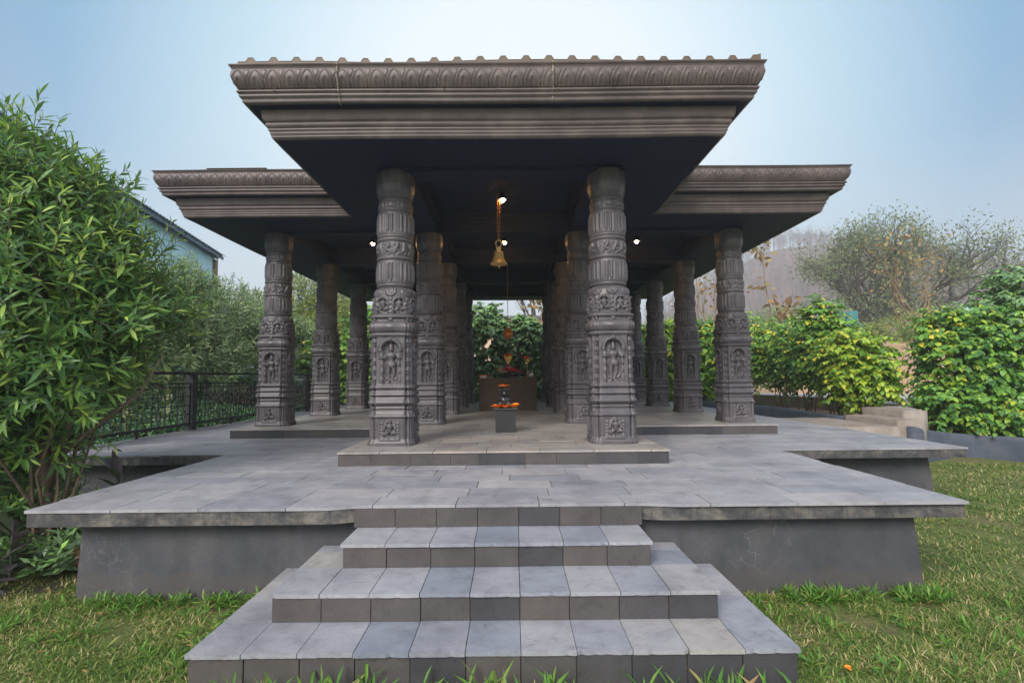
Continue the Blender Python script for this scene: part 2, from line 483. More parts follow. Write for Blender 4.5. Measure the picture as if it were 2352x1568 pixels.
def wall_mat():
    """painted render: charcoal grey, mould streaks, blotches, hairline cracks"""
    m, nt, p = mat_new('painted_render')
    n = noise(nt, 1.8, 9, .7)
    r = ramp(nt, [(.28, (.028, .032, .041)), (.5, (.052, .056, .067)), (.72, (.088, .086, .092))], n.outputs[0])
    st = noise(nt, 2.0, 6, .7, stretch=(3, 3, .5))
    s2 = ramp(nt, [(.32, (.62, .60, .60)), (.52, (1, 1, 1))], st.outputs[0])
    col = mixc(nt, r.outputs[0], s2.outputs[0], .55, 'MULTIPLY')
    vo = nd(nt, 'ShaderNodeTexVoronoi', feature='DISTANCE_TO_EDGE')
    vo.inputs['Scale'].default_value = 5.5
    wn = noise(nt, 3, 4, .6)
    tc = nd(nt, 'ShaderNodeTexCoord')
    wv = nd(nt, 'ShaderNodeVectorMath', operation='MULTIPLY_ADD')
    nt.links.new(wn.outputs['Color'], wv.inputs[0])
    wv.inputs[1].default_value = (.35, .35, .35)
    nt.links.new(tc.outputs['Object'], wv.inputs[2])
    nt.links.new(wv.outputs[0], vo.inputs['Vector'])
    cr = ramp(nt, [(0, (1, 1, 1)), (.02, (0, 0, 0))], vo.outputs['Distance'])
    msk = noise(nt, .9, 2, .5)
    mk = ramp(nt, [(.60, (0, 0, 0)), (.72, (.3, .3, .3))], msk.outputs[0])
    f = mixc(nt, cr.outputs[0], mk.outputs[0], 1, 'MULTIPLY')
    col = mixc(nt, col, (.28, .29, .28), f)
    sp = nd(nt, 'ShaderNodeSeparateXYZ'); nt.links.new(tc.outputs['Object'], sp.inputs[0])
    sn = noise(nt, 5, 7, .75)
    ms = nd(nt, 'ShaderNodeMath', operation='MULTIPLY_ADD'); nt.links.new(sn.outputs[0], ms.inputs[0]); ms.inputs[1].default_value = -.30
    nt.links.new(sp.outputs[2], ms.inputs[2])
    sr_ = ramp(nt, [(0, (.32, .32, .32)), (.04, (0, 0, 0))], ms.outputs[0])
    col = mixc(nt, col, (.085, .068, .055), sr_.outputs[0])
    nt.links.new(col, p.inputs['Base Color'])
    n3 = noise(nt, 28, 8, .7)
    pit = nd(nt, 'ShaderNodeTexVoronoi')
    pit.inputs['Scale'].default_value = 22
    nt.links.new(tc.outputs['Object'], pit.inputs['Vector'])
    b = bump(nt, p, n3.outputs[0], .5, .008)
    bump(nt, p, pit.outputs[0], .15, .006, b)
    p.inputs['Roughness'].default_value = .8
    return m


def stain_mat():
    """slab edge: pale mortar showing through black mould, streaked"""
    m, nt, p = mat_new('stained_slab_edge')
    n = noise(nt, 3.2, 9, .72, stretch=(1, 1, 1.6), dist=.4)
    r = ramp(nt, [(.38, (.030, .033, .040)), (.50, (.075, .075, .078)), (.60, (.15, .14, .125)), (.76, (.235, .22, .195))], n.outputs[0])
    n2 = noise(nt, 6, 6, .7, stretch=(5, 5, .6))
    r2 = ramp(nt, [(.35, (.5, .5, .5)), (.55, (1, 1, 1))], n2.outputs[0])
    nt.links.new(mixc(nt, r.outputs[0], r2.outputs[0], .7, 'MULTIPLY'), p.inputs['Base Color'])
    n3 = noise(nt, 35, 8, .7)
    bump(nt, p, n3.outputs[0], .5, .008)
    p.inputs['Roughness'].default_value = .85
    return m


MT['lawn'] = lawn_mat()
MT['wall'] = wall_mat()
MT['edge'] = stain_mat()
MT['dirt'] = surf('orange_dirt', [(.3, (.30, .17, .10)), (.5, (.40, .25, .15)), (.7, (.46, .32, .21))], .8, .95, 6, .9, .08)
MT['hill'] = surf('hillside', [(.3, (.075, .032, .035)), (.5, (.14, .068, .062)), (.7, (.20, .11, .09))], .12, .95, 2, 1, .5, detail=9)


def emis(name, col, s):
    m = bpy.data.materials.new(name)
    m.use_nodes = True
    nt = m.node_tree
    nt.nodes.remove(nt.nodes['Principled BSDF'])
    e = nt.nodes.new('ShaderNodeEmission')
    e.inputs[0].default_value = (*col, 1)
    e.inputs[1].default_value = s
    nt.links.new(e.outputs[0], nt.nodes['Material Output'].inputs[0])
    return m


MT['bulb'] = emis('lit_bulb', (1, .50, .16), 150)

# ================================================================== GROUND
def terrain_h(x, y):
    x = np.asarray(x, float); y = np.asarray(y, float)
    z = np.full(np.broadcast(x, y).shape, -.06)
    def sm(t):
        t = np.clip(t, 0, 1)
        return t * t * (3 - 2 * t)
    # raised garden beyond the kerb on the right and behind the hedge
    right = sm((x - 6.9) / .5) * sm((y - 9.6 - .5 * sm((x - 7.3) / .8)) / .35)
    z = z + .52 * right
    back = sm((y - 17.5) / 1.5) * (1 - right) * sm((x + 6.5) / 2)
    z = z + .52 * back
    mound = sm((y - 19) / 12) * sm((x - 7 - (y - 19) * .12) / 8)
    z = z + 2.9 * mound
    left = sm((-5.5 - x) / .8) * sm((y - 7.0) / 4)
    z = z + .45 * left * (1 - back)
    z = z + .62 * sm((-5.95 - x) / 2.0) * sm((y - 7.0) / 1.5) * (1 - sm((y - 12.3) / 2.2))
    lb = sm((-6.3 - x) / .25) * sm((y - 15.5) / .2)
    z = z + lb * (.75 + np.clip((y - 15.5) * .075, 0, 1.3))
    far = sm((y - 40) / 60)
    z = z + 2.5 * far
    return z


xs = np.concatenate([np.linspace(-385, -40, 10), np.linspace(-36, -13, 14), np.linspace(-12, 20, 110), np.linspace(21, 60, 22), np.linspace(70, 565, 12)])
ys = np.concatenate([np.linspace(-60, -10, 5), np.linspace(-8, 2, 12), np.linspace(2.2, 24, 110), np.linspace(24.5, 70, 40), np.linspace(75, 565, 14)])
X, Y = np.meshgrid(xs, ys)
Z = terrain_h(X, Y)
V = np.stack([X.ravel(), Y.ravel(), Z.ravel()], 1)
nx, ny = len(xs), len(ys)
ii, jj = np.meshgrid(np.arange(nx - 1), np.arange(ny - 1))
a = (jj * nx + ii).ravel()
F = np.stack([a, a + 1, a + nx + 1, a + nx], 1)
g = mesh('ground', V, F, MT['lawn'], smooth=True)
tag(g, 'green lawn and garden ground round the stone platform', None, None, 'structure')
g.data.materials.append(MT['dirt'])
g.data.materials.append(MT['soil'])
cx = X[:-1, :-1].ravel(); cy = Y[:-1, :-1].ravel()
mi = np.zeros(len(F), dtype=np.int32)
mi[((cx > 6.9) & (cy > 10.35)) | (cy > 17.5)] = 1
mi[(cx < -3.4) & (cy > 4.1) & (cy < 22)] = 2
mi[(cx < -3.0 - (4.4 - cy) * .9) & (cy > 3.5) & (cy < 6)] = 2
g.data.polygons.foreach_set('material_index', mi)


# ================================================================== STONE PLATFORM (terrace with steps)
plat = empty('stone_platform', (0, 3.7, -.06), 'wide grey stone terrace with flight of tiled steps under the pavilion', 'terrace')
PO = plat.location
ZP = .59


def tiles(bld, x0, x1, y0, y1, z, tw, td, gap=.006, thick=.02, bond=True, jit=.0012, offs=0, wj=.0):
    """rows of tile boxes along X, staggered, cut to the rectangle"""
    rows = max(1, round((y1 - y0) / td))
    rd = (y1 - y0) / rows
    for j in range(rows):
        ya, yb = y0 + j * rd, y0 + (j + 1) * rd
        st = x0 - (random.random() * tw if bond else offs)
        x = st
        while x < x1 - .01:
            w_ = tw * (1 + random.uniform(-wj, wj))
            xa, xb = max(x, x0), min(x + w_, x1)
            x += w_
            if xb - xa < .03:
                continue
            dz = random.uniform(-jit, jit)
            g_ = gap * random.uniform(.5, 1.3) / 2
            t1, t2 = random.uniform(-jit, jit), random.uniform(-jit, jit)
            V = [(xa + g_, ya + g_, z - thick), (xb - g_, ya + g_, z - thick), (xb - g_, yb - g_, z - thick), (xa + g_, yb - g_, z - thick),
                 (xa + g_, ya + g_, z + dz), (xb - g_, ya + g_, z + dz + t1), (xb - g_, yb - g_, z + dz + t1 + t2), (xa + g_, yb - g_, z + dz + t2)]
            bld.add(V, [(0, 3, 2, 1), (4, 5, 6, 7), (0, 1, 5, 4), (1, 2, 6, 5), (2, 3, 7, 6), (3, 0, 4, 7)])
    return bld


XF, XW, YF, YI, YB = 3.21, 5.45, 3.72, 6.36, 18.0
XN = .99
# notch arcs in the slab's front edge
def notch_poly(inset):
    e = inset
    pts = [(-XF + e, YF - .01 + e)]
    for k in range(9):
        t = k / 8
        pts.append((-1.20 + t * .21 + e * 0, YF - .01 + e + .055 * (t ** 1.7)))
    pts += [(-XN, YF + .045 + e), (XN, YF + .045 + e)]
    for k in range(9):
        t = 1 - k / 8
        pts.append((1.20 - t * .21, YF + .01 + e + .035 * (t ** 1.7)))
    pts += [(XF - e, YF + .02 + e), (XF - e, YI + e), (XW - e, YI + e), (XW - e, YB - e), (-5.58 + e, YB - e), (-5.58 + e, YI + .05 + e), (-XF - .04 + e, YI - .05 + e)]
    return pts


sl = B()
sl.prism(notch_poly(.012), ZP - .115, ZP - .022)
sl.build('slab_edge', MT['edge'], plat, off=PO)
# mortar bed just under the tiles
mb = B(); mb.prism(notch_poly(.02), ZP - .021, ZP - .006); mb.build('mortar_bed', MT['mortar'], plat, off=PO)
# the row of edge tiles that follows the notch
tp = B()
P = notch_poly(0)
# front edge tiles: cut the curved front row as wedge-shaped slabs
front = P[0:21]
yrow = YF + .30
def yfront(x):
    for i in range(len(front) - 1):
        (xa, ya), (xb, yb) = front[i], front[i + 1]
        if xa <= x <= xb and xb > xa:
            return ya + (yb - ya) * (x - xa) / (xb - xa)
    return YF
x = -XF
while x < XF - .01:
    w_ = min(.59 * random.uniform(.97, 1.03), XF - x)
    if XF - (x + w_) < .08: w_ = XF - x
    xa, xb = x, x + w_
    n = 8
    tops, bots = [], []
    for k in range(n + 1):
        xx = xa + .003 + (xb - xa - .006) * k / n
        tops.append((xx, yfront(xx)))
    poly = tops + [(xb - .003, yrow - .003), (xa + .003, yrow - .003)]
    dz = random.uniform(-.001, .001)
    tp.prism(poly, ZP - .021, ZP + dz)
    x += w_
tiles(tp, -XF - .02, XF, yrow, YI, ZP, .59, .285, wj=.04)
tiles(tp, -5.58, XW, YI, YB, ZP, .59, .285, wj=.04)
tp.build('paving', MT['tile_top'], plat, off=PO)
# battered plinth walls under the overhanging slab
wl = B()
def batter(poly_top, poly_bot, z0, z1):
    n = len(poly_top)
    V = [(x, y, z0) for x, y in poly_bot] + [(x, y, z1) for x, y in poly_top]
    wl.add(V, [(i, (i + 1) % n, (i + 1) % n + n, i + n) for i in range(n)])
pt = [(-2.93, 3.87), (2.93, 3.87), (2.93, 6.62), (5.16, 6.62), (5.16, 17.8), (-5.2, 17.8), (-5.2, 6.68), (-2.96, 6.68)]
pb = [(-2.95, 3.835), (2.98, 3.835), (2.98, 6.58), (5.22, 6.58), (5.22, 17.85), (-5.25, 17.85), (-5.25, 6.64), (-3.0, 6.64)]
batter(pt, pb, -.25, ZP - .116)
wl.build('plinth_wall', MT['wall'], plat, off=PO)

# steps: each a part with treads and risers
STEPS = [(1.477, 2.665, .15, -.25, .265), (1.222, 2.985, .30, .15, .262), (.962, 3.375, .445, .30, .268)]
for si, (hw, yf, zt, zb, tw) in enumerate(STEPS):
    ct = B()
    ct.box(-hw + .025, hw - .025, yf + .025, 3.84, zb - (.0 if si else 0), zt - .022)
    st = ct.build('step', MT['mortar'], plat, off=PO)
    tr = B()
    ynext = STEPS[si + 1][1] if si < 2 else 3.765
    # front row of treads
    n = round(2 * hw / tw)
    tws = 2 * hw / n
    sh = 0
    for k in range(n):
        xa, xb = -hw + k * tws, -hw + (k + 1) * tws
        g_ = random.uniform(.0014, .003)
        dz = random.uniform(-.0015, .0015)
        fy = yf + random.uniform(-.003, .003)
        j1, j2 = random.uniform(-.002, .002), random.uniform(-.002, .002)
        yb_ = ynext + .02
        # chipped nosing: a few points along the front edge
        m_ = 12
        fr = [(xa + g_ + (xb - xa - 2 * g_) * q / m_, fy + j1 + (j2 - j1) * q / m_ + random.uniform(-.0018, .0018) + (random.uniform(.003, .010) if random.random() < .10 else 0)) for q in range(m_ + 1)]
        tr.prism(fr + [(xb - g_, yb_), (xa + g_, yb_)], zt - .021, zt + dz)
    # side strips running back to the wall
    if si < 2:
        hn = STEPS[si + 1][0]
        for sgn in (-1, 1):
            x0, x1 = (-hw, -hn + .03) if sgn < 0 else (hn - .03, hw)
            yy = ynext + .022
            while yy < 3.83:
                ye = min(yy + random.uniform(.27, .31), 3.845)
                if 3.845 - ye < .06: ye = 3.845
                tr.box(x0 + random.uniform(0, .003), x1 - random.uniform(0, .003), yy + .003, ye - .002, zt - .021, zt + random.uniform(-.0015, .0015))
                yy = ye
    tr.build('tread', MT['tile_step'], st).location = (0, 0, 0)
    st_ch = st.children[-1]
    st_ch.data.transform(Matrix.Translation(-Vector(PO)))
    # risers front and sides
    ri = B()
    ztop = zt - .0225
    zbt = zb + .002
    for k in range(n):
        xa, xb = -hw + .013 + k * (2 * hw - .026) / n, -hw + .013 + (k + 1) * (2 * hw - .026) / n
        g_ = random.uniform(.0015, .004)
        o = random.uniform(-.002, .002)
        ri.box(xa + g_, xb - g_, yf + .012 + o, yf + .03, zbt, ztop)
    for sgn in (-1, 1):
        xx = sgn * (hw - .013)
        yy = yf + .032
        while yy < 3.82:
            ye = min(yy + .29, 3.838)
            a_, b_ = (xx, xx + .016) if sgn < 0 else (xx - .016, xx)
            ri.box(a_, b_, yy + .002, ye - .002, zbt, ztop)
            yy = ye + .001
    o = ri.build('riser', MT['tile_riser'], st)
    o.data.transform(Matrix.Translation(-Vector(PO)))
# top riser beneath the slab notch
ri = B()
n = 7
for k in range(n):
    xa, xb = -XN + .005 + k * (2 * XN - .01) / n, -XN + .005 + (k + 1) * (2 * XN - .01) / n
    ri.box(xa + .002, xb - .002, 3.745 + random.uniform(-.002, .002), 3.9, .447, ZP - .0225)
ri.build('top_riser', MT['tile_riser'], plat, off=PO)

# ================================================================== PAVILION
pav = empty('pavilion', (0, 6.1, ZP), 'dark carved pillared pavilion with stepped flat eaves standing on the terrace', 'pavilion')
QO = pav.location
ZI = .73
ROWS = [6.10, 8.66, 10.95, 13.24, 15.52]
CX4 = [-3.67, -1.22, 1.22, 3.67]
# inner plinth
pl = B()
pl.box(-1.63, 1.66, 5.42, 8.06, ZP + .001, ZI - .022)
pl.box(-4.06, 4.03, 8.0 + .02, 16.25, ZP + .001, ZI - .0235)
pl.build('plinth', MT['mortar'], pav, off=QO)
tp = B()
tiles(tp, -1.645, 1.675, 5.40, 8.0, ZI, .55, .26, gap=.007, wj=.05)
tiles(tp, -4.08, 4.045, 8.0, 16.27, ZI, .55, .26, gap=.007, wj=.05)
tp.build('floor_paving', MT['tile_inner'], pav, off=QO)
rs = B()
def riser_row(x0, x1, y, tw):
    n = max(1, round((x1 - x0) / tw)); x = x0
    for k in range(n):
        xb = x0 + (x1 - x0) * (k + 1) / n + (random.uniform(-.06, .06) if k < n - 1 else 0)
        rs.box(x + .002, xb - .002, y + random.uniform(0, .002), y + .02, ZP + .002, ZI - .0225)
        x = xb
riser_row(-1.633, 1.663, 5.412, .36)
riser_row(-4.065, -1.65, 8.012, .40)
riser_row(1.68, 4.03, 8.012, .40)
for sx in (-1, 1):
    xx = 1.634 if sx < 0 else 1.664
    y = 5.43
    while y < 8.0:
        ye = min(y + .4, 8.0)
        rs.box(*( (-xx, -xx + .02) if sx < 0 else (xx - .02, xx)), y, ye - .004, ZP + .002, ZI - .0225); y = ye
    xx = 4.066 if sx < 0 else 4.031
    y = 8.03
    while y < 16.24:
        ye = min(y + .4, 16.24)
        rs.box(*( (-xx, -xx + .02) if sx < 0 else (xx - .02, xx)), y, ye - .004, ZP + .002, ZI - .0225); y = ye
rs.build('plinth_riser', MT['tile_riser'], pav, off=QO)

# ------------------------------------------------------------------ the carved pillar
KEY = [  # z, half width, roundness
    (.730, .258, 0), (.765, .258, 0), (.775, .252, 0), (.800, .244, 0), (.812, .241, 0), (1.030, .241, 0), (1.034, .250, 0), (1.040, .257, 0), (1.052, .257, 0),
    (1.062, .250, 0), (1.085, .238, 0), (1.105, .232, 0), (1.110, .224, 0), (1.122, .224, 0), (1.127, .233, 0), (1.140, .235, 0), (1.150, .229, 0), (1.158, .228, 0),
    (1.168, .240, 0), (1.185, .258, 0), (1.196, .262, 0), (1.206, .258, 0), (1.240, .240, 0), (1.256, .233, 0), (1.260, .225, 0), (1.268, .225, 0), (1.273, .247, 0), (1.280, .251, 0),
    (1.290, .247, 0), (1.312, .234, 0), (1.325, .229, 0), (1.330, .222, 0), (1.338, .222, 0), (1.343, .237, 0), (1.355, .246, 0), (1.366, .247, 0), (1.376, .243, 0), (1.384, .228, 0),
    (1.395, .222, 0), (1.90, .219, 0), (1.915, .222, .05), (1.925, .238, .08), (1.945, .243, .10), (1.952, .238, .12), (1.958, .232, .15), (1.968, .246, .2), (1.990, .262, .25), (2.020, .270, .3), (2.050, .264, .3),
    (2.072, .248, .3), (2.080, .238, .3), (2.086, .232, .3), (2.116, .232, .3), (2.120, .250, .3), (2.130, .258, .3), (2.142, .258, .3), (2.150, .250, .3), (2.156, .233, .3),
    (2.165, .228, .35), (2.300, .226, .55), (2.380, .225, .75), (2.425, .220, .9), (2.455, .206, 1), (2.465, .192, 1), (2.470, .188, 1), (2.478, .190, 1), (2.483, .202, 1), (2.498, .205, 1), (2.506, .200, 1),
    (2.512, .203, 1), (2.540, .208, 1), (2.620, .210, 1), (2.740, .206, 1), (2.766, .204, 1), (2.772, .190, 1), (2.780, .189, 1), (2.786, .203, 1), (2.800, .207, 1), (2.812, .207, 1), (2.820, .200, 1), (2.826, .194, 1),
    (2.990, .192, 1), (2.998, .200, 1), (3.010, .206, 1), (3.022, .205, 1), (3.028, .192, 1), (3.036, .188, 1), (3.042, .198, 1), (3.052, .201, 1), (3.060, .198, 1), (3.066, .202, 1), (3.090, .205, 1),
    (3.200, .205, 1), (3.300, .202, 1), (3.326, .196, 1), (3.330, .184, 1), (3.340, .182, 1), (3.346, .190, 1), (3.358, .193, 1), (3.364, .187, 1), (3.370, .190, 1), (3.395, .194, 1), (3.440, .190, 1),
    (3.446, .182, 1), (3.452, .184, 1), (3.456, .190, 1), (3.480, .186, 1), (3.486, .178, 1), (3.494, .180, 1), (3.505, .192, 1), (3.560, .208, 1), (3.640, .215, 1), (3.720, .212, 1), (3.800, .208, 1)]
KZ = np.array([k[0] for k in KEY]); KW = np.array([k[1] for k in KEY]); KR = np.array([k[2] for k in KEY])
NA = 208


def cap(S, Zg, x0, z0, x1, z1, r0, r1, h=1.0):
    dx, dz = x1 - x0, z1 - z0
    L2 = dx * dx + dz * dz + 1e-9
    t = np.clip(((S - x0) * dx + (Zg - z0) * dz) / L2, 0, 1)
    d = np.hypot(S - (x0 + t * dx), Zg - (z0 + t * dz))
    r = r0 + (r1 - r0) * t
    return h * np.sqrt(np.clip(r * r - d * d, 0, None))


def stamp(S, Zg, parts):
    H = np.zeros(S.shape)
    for p in parts:
        H = np.maximum(H, cap(S, Zg, *p))
    return H


def deity(cx, zb, k):  # standing carved figure, height ~ .42*k
    q = lambda *a: (cx + a[0] * k, zb + a[1] * k, cx + a[2] * k, zb + a[3] * k, a[4] * k, a[5] * k, a[6] if len(a) > 6 else .8)
    return [q(0, .345, 0, .375, .026, .024, .9), q(0, .385, 0, .425, .024, .010, .8), q(-.03, .36, -.045, .31, .012, .008, .5), q(.03, .36, .045, .31, .012, .008, .5),
            q(-.012, .285, .012, .285, .040, .040, .7), q(-.03, .275, -.02, .27, .022, .02, .9), q(.024, .275, .02, .27, .022, .02, .9), q(0, .27, .005, .21, .033, .026, .7), q(.0, .195, .012, .19, .042, .042, .75),
            q(-.045, .30, -.068, .25, .015, .013), q(-.068, .25, -.03, .265, .013, .012), q(.05, .30, .078, .25, .015, .012), q(.078, .25, .088, .19, .012, .012),
            q(-.022, .17, -.028, .10, .026, .018), q(-.028, .10, -.02, .03, .018, .013), q(.025, .17, .030, .10, .027, .018), q(.03, .10, .01, .035, .018, .013),
            q(-.07, .18, -.078, .10, .009, .009, .7), q(-.078, .10, -.045, .045, .009, .009, .7), q(-.045, .045, .01, .028, .009, .009, .7), q(.01, .028, .06, .055, .009, .009, .7), q(.06, .055, .082, .13, .009, .009, .7),
            q(-.03, .012, -.05, .004, .014, .010), q(.015, .015, .05, .0, .015, .010)]


def seated(cx, zb, k):
    q = lambda *a: (cx + a[0] * k, zb + a[1] * k, cx + a[2] * k, zb + a[3] * k, a[4] * k, a[5] * k, a[6] if len(a) > 6 else .8)
    return [q(0, .135, 0, .145, .020, .018, .9), q(0, .15, 0, .172, .017, .006, .8), q(0, .10, 0, .06, .034, .028, .8), q(-.035, .11, -.055, .07, .013, .012), q(-.055, .07, -.03, .05, .012, .012),
            q(.035, .11, .055, .075, .013, .012), q(.055, .075, .035, .045, .012, .012), q(-.02, .035, -.055, .02, .02, .015), q(-.055, .02, -.02, .0, .014, .012), q(.02, .035, .058, .035, .02, .016),
            q(.058, .035, .02, .02, .015, .012), q(-.02, .0, -.01, -.02, .010, .007)]


def arch(S, Zg, cx, zb, zt, wi, wo, h):
    """raised arch frame: between half widths wi..wo, springing at zt-wo"""
    zs = zt - wo
    d = np.where(Zg > zs, np.hypot(S - cx, Zg - zs), np.abs(S - cx))
    ring = (d > wi) & (d < wo) & (Zg > zb)
    prof = np.clip(1 - np.abs(d - (wi + wo) / 2) / ((wo - wi) / 2), 0, 1) ** .5
    inner = (d <= wi) & (Zg > zb) & (Zg < zt)
    return np.where(ring, h * prof, 0), inner


def make_pillar_grid():
    zs = [KZ[0]]
    for z0, z1 in zip(KZ[:-1], KZ[1:]):
        n = max(1, int(math.ceil((z1 - z0) / .0075)))
        zs += list(np.linspace(z0, z1, n + 1)[1:])
    zs = np.array(zs)
    th = np.arange(NA) * 2 * PI / NA + PI / NA
    TH, ZZ = np.meshgrid(th, zs)
    W = np.interp(ZZ, KZ, KW); RR = np.interp(ZZ, KZ, KR)
    # stepped plan in polar form
    def rect(a_, b_):
        return np.minimum(a_ / np.maximum(np.abs(np.cos(TH)), 1e-6), b_ / np.maximum(np.abs(np.sin(TH)), 1e-6))
    sq = np.maximum(np.maximum(rect(1, .70), rect(.70, 1)), np.maximum(rect(.93, .84), rect(.84, .93)))
    rad = W * (sq * (1 - RR) + RR)
    PX, PY = rad * np.cos(TH), rad * np.sin(TH)
    # face coordinates
    face = np.round(TH / (PI / 2)).astype(int) % 4
    fa = face * PI / 2
    NX, NY = np.cos(fa), np.sin(fa)
    S = -PX * NY + PY * NX            # tangential coordinate on the face
    D = PX * NX + PY * NY
    H = np.zeros(S.shape)
    A = np.abs(S)
    flat = (D > W * .985) & (RR < .12)
    # grooves beside the central face
    lowm = (ZZ > .80) & (ZZ < 1.915)
    H -= np.where(lowm & (np.abs(A - .172) < .011) & (RR < .1), .020, 0)
    # pedestal niche with seated figure
    ar, inn = arch(S, ZZ, 0, .815, 1.005, .050, .070, .012)
    H += np.where(flat, ar, 0)
    H += np.where(flat & inn, -.004, 0)
    H += np.where(flat & (ZZ < 1.02) & (ZZ > .79), 1.5 * stamp(S, ZZ, seated(0, .835, 1.08)), 0)
    H += np.where(flat & (ZZ < .826) & (ZZ > .79) & (A < .11), .014, 0)
    for c in (-.085, .085):
        H += np.where(flat & (np.abs(S - c) < .011) & (ZZ > .826) & (ZZ < .975), .008 + .004 * np.sin(ZZ * 190), 0)
        H += np.where(flat, cap(S, ZZ, c, .978, c, .990, .010, .004, 1), 0)
    # the main niche: standing figure under a foliate arch
    zt = 1.905
    ar, inn = arch(S, ZZ, 0, 1.40, zt, .086, .134, .038)
    scal = 1 + .18 * np.sin(np.arctan2(ZZ - (zt - .128), S) * 34)
    up_ = ZZ > zt - .15
    H += np.where(flat & up_, ar * scal * .85, 0)
    H += np.where(flat & inn, -.036, 0)
    H += np.where(flat & (ZZ > zt - .14) & (ZZ < zt + .02), cap(S, ZZ, 0, zt - .005, 0, zt + .012, .022, .008, .8), 0)
    for c in (-.098, .098):
        col = (np.abs(S - c) < .013) & (ZZ > 1.39) & (ZZ < zt - .15)
        H += np.where(flat & col, .010 + .005 * np.sign(np.sin(ZZ * 75)) * (np.abs(S - c) < .012), 0)
        blk = (np.abs(S - c) < .026) & (ZZ > zt - .23) & (ZZ < zt - .14)
        H += np.where(flat & blk, .020, 0)
    H += np.where(flat & (ZZ > 1.385) & (ZZ < zt), stamp(S, ZZ, deity(0, 1.402, 1.08)) * 1.6, 0)
    # corner pilasters of the carved block
    cor = (RR < .12) & (A > W * .72) & (ZZ > 1.39) & (ZZ < 1.915)
    H += np.where(cor, .008 * np.sin(ZZ * 62) * (np.abs(np.sin(ZZ * 31)) > .5) + .010 * np.clip((ZZ - 1.80) / .11, 0, 1), 0)
    # cushion: four bulges with scrolls
    cu = (ZZ > 1.955) & (ZZ < 2.08)
    ang8 = np.abs(((TH / (PI / 4)) % 1) - .5) * 2
    H += np.where(cu, .012 * np.sin(np.clip((ZZ - 1.955) / .125, 0, 1) * PI) * (np.cos(TH * 8) * .6), 0)
    rc = (ZZ > 2.084) & (ZZ < 2.118)
    H += np.where(rc & (np.abs(((TH / (PI / 4)) % 1) - .5) > .38), .022, 0)
    # shoulder band: eight small niches, discs between them
    ang = ((TH - PI / 8) / (PI / 4) + .5) % 1 - .5
    sa = ang * (PI / 4) * .225
    ar, inn = arch(sa, ZZ, 0, 2.165, 2.355, .052, .072, .020)
    sh = (ZZ > 2.157) & (ZZ < 2.45)
    H += np.where(sh, ar, 0) + np.where(sh & inn, -.020, 0)
    H += np.where(sh, stamp(sa, ZZ, seated(0, 2.19, .98)) * 1.5, 0)
    ang2 = (TH / (PI / 4) + .5) % 1 - .5
    sb = ang2 * (PI / 4) * .225
    dd = np.hypot(sb, (ZZ - 2.425) * 1.0)
    fan = (dd < .062) & (ZZ < 2.45)
    H += np.where(sh & fan, .010 + .004 * np.cos(dd * 260), 0)
    H += np.where(sh & (np.abs(sb) < .016) & (ZZ < 2.36), .007 + .003 * np.sign(np.sin(ZZ * 130)), 0)
    # fluted drums: plain lobes with bead strings and ribs between
    for z0, z1 in ((2.535, 2.745), (3.085, 3.30)):
        m_ = (ZZ > z0) & (ZZ < z1)
        k_ = np.clip(np.minimum(ZZ - z0, z1 - ZZ) / .02, 0, 1)
        fl = .006 * np.cos(TH * 24) + .004 * np.sign(np.cos(TH * 32 + .7)) * (np.cos(TH * 4) > -.1)
        bead = .005 * (np.abs(np.cos(TH * 8)) > .96) * np.abs(np.sin(ZZ * 95))
        H += np.where(m_, (fl + bead) * k_, 0)
    # frieze of entwined figures
    fz = (ZZ > 2.832) & (ZZ < 2.986)
    fr = np.zeros(S.shape)
    L_ = .195
    rs_ = np.random.default_rng(5)
    for k in range(13):
        a0 = 2 * PI * k / 13 + rs_.uniform(-.05, .05)
        da = (TH - a0 + PI) % (2 * PI) - PI
        sx_ = da * L_
        ln = rs_.uniform(-.03, .03)
        pr = [(ln * .5, 2.958, ln * .5, 2.965, .014, .013, .9), (ln * .4, 2.935, -ln * .5, 2.895, .020, .017, .8), (-ln * .5, 2.89, .03 + ln, 2.865, .015, .011, .8),
              (.03 + ln, 2.865, .012, 2.84, .011, .009, .8), (-ln * .5, 2.89, -.028, 2.862, .015, .011, .8), (-.028, 2.862, -.035, 2.84, .011, .009, .8),
              (ln * .4, 2.94, .035, 2.925, .010, .008, .8), (ln * .4, 2.94, -.03, 2.955, .010, .008, .8)]
        fr = np.maximum(fr, stamp(sx_, ZZ, pr))
    H += np.where(fz, fr * 1.5, 0)
    # capital band details
    m_ = (ZZ > 3.378) & (ZZ < 3.438)
    H += np.where(m_, .005 * np.sign(np.cos(TH * 8)) + .003 * (np.cos(TH * 16) > .8), 0)
    m_ = (ZZ > 3.51) & (ZZ < 3.78)
    H += np.where(m_, .006 * np.abs(np.cos(TH * 6)) * np.clip((ZZ - 3.5) / .1, 0, 1), 0)
    nr = np.where(RR < .5, NX, np.cos(TH)), np.where(RR < .5, NY, np.sin(TH))
    PX = PX + nr[0] * H
    PY = PY + nr[1] * H
    return zs, PX, PY, ZZ


zs_, PX_, PY_, ZZ_ = make_pillar_grid()


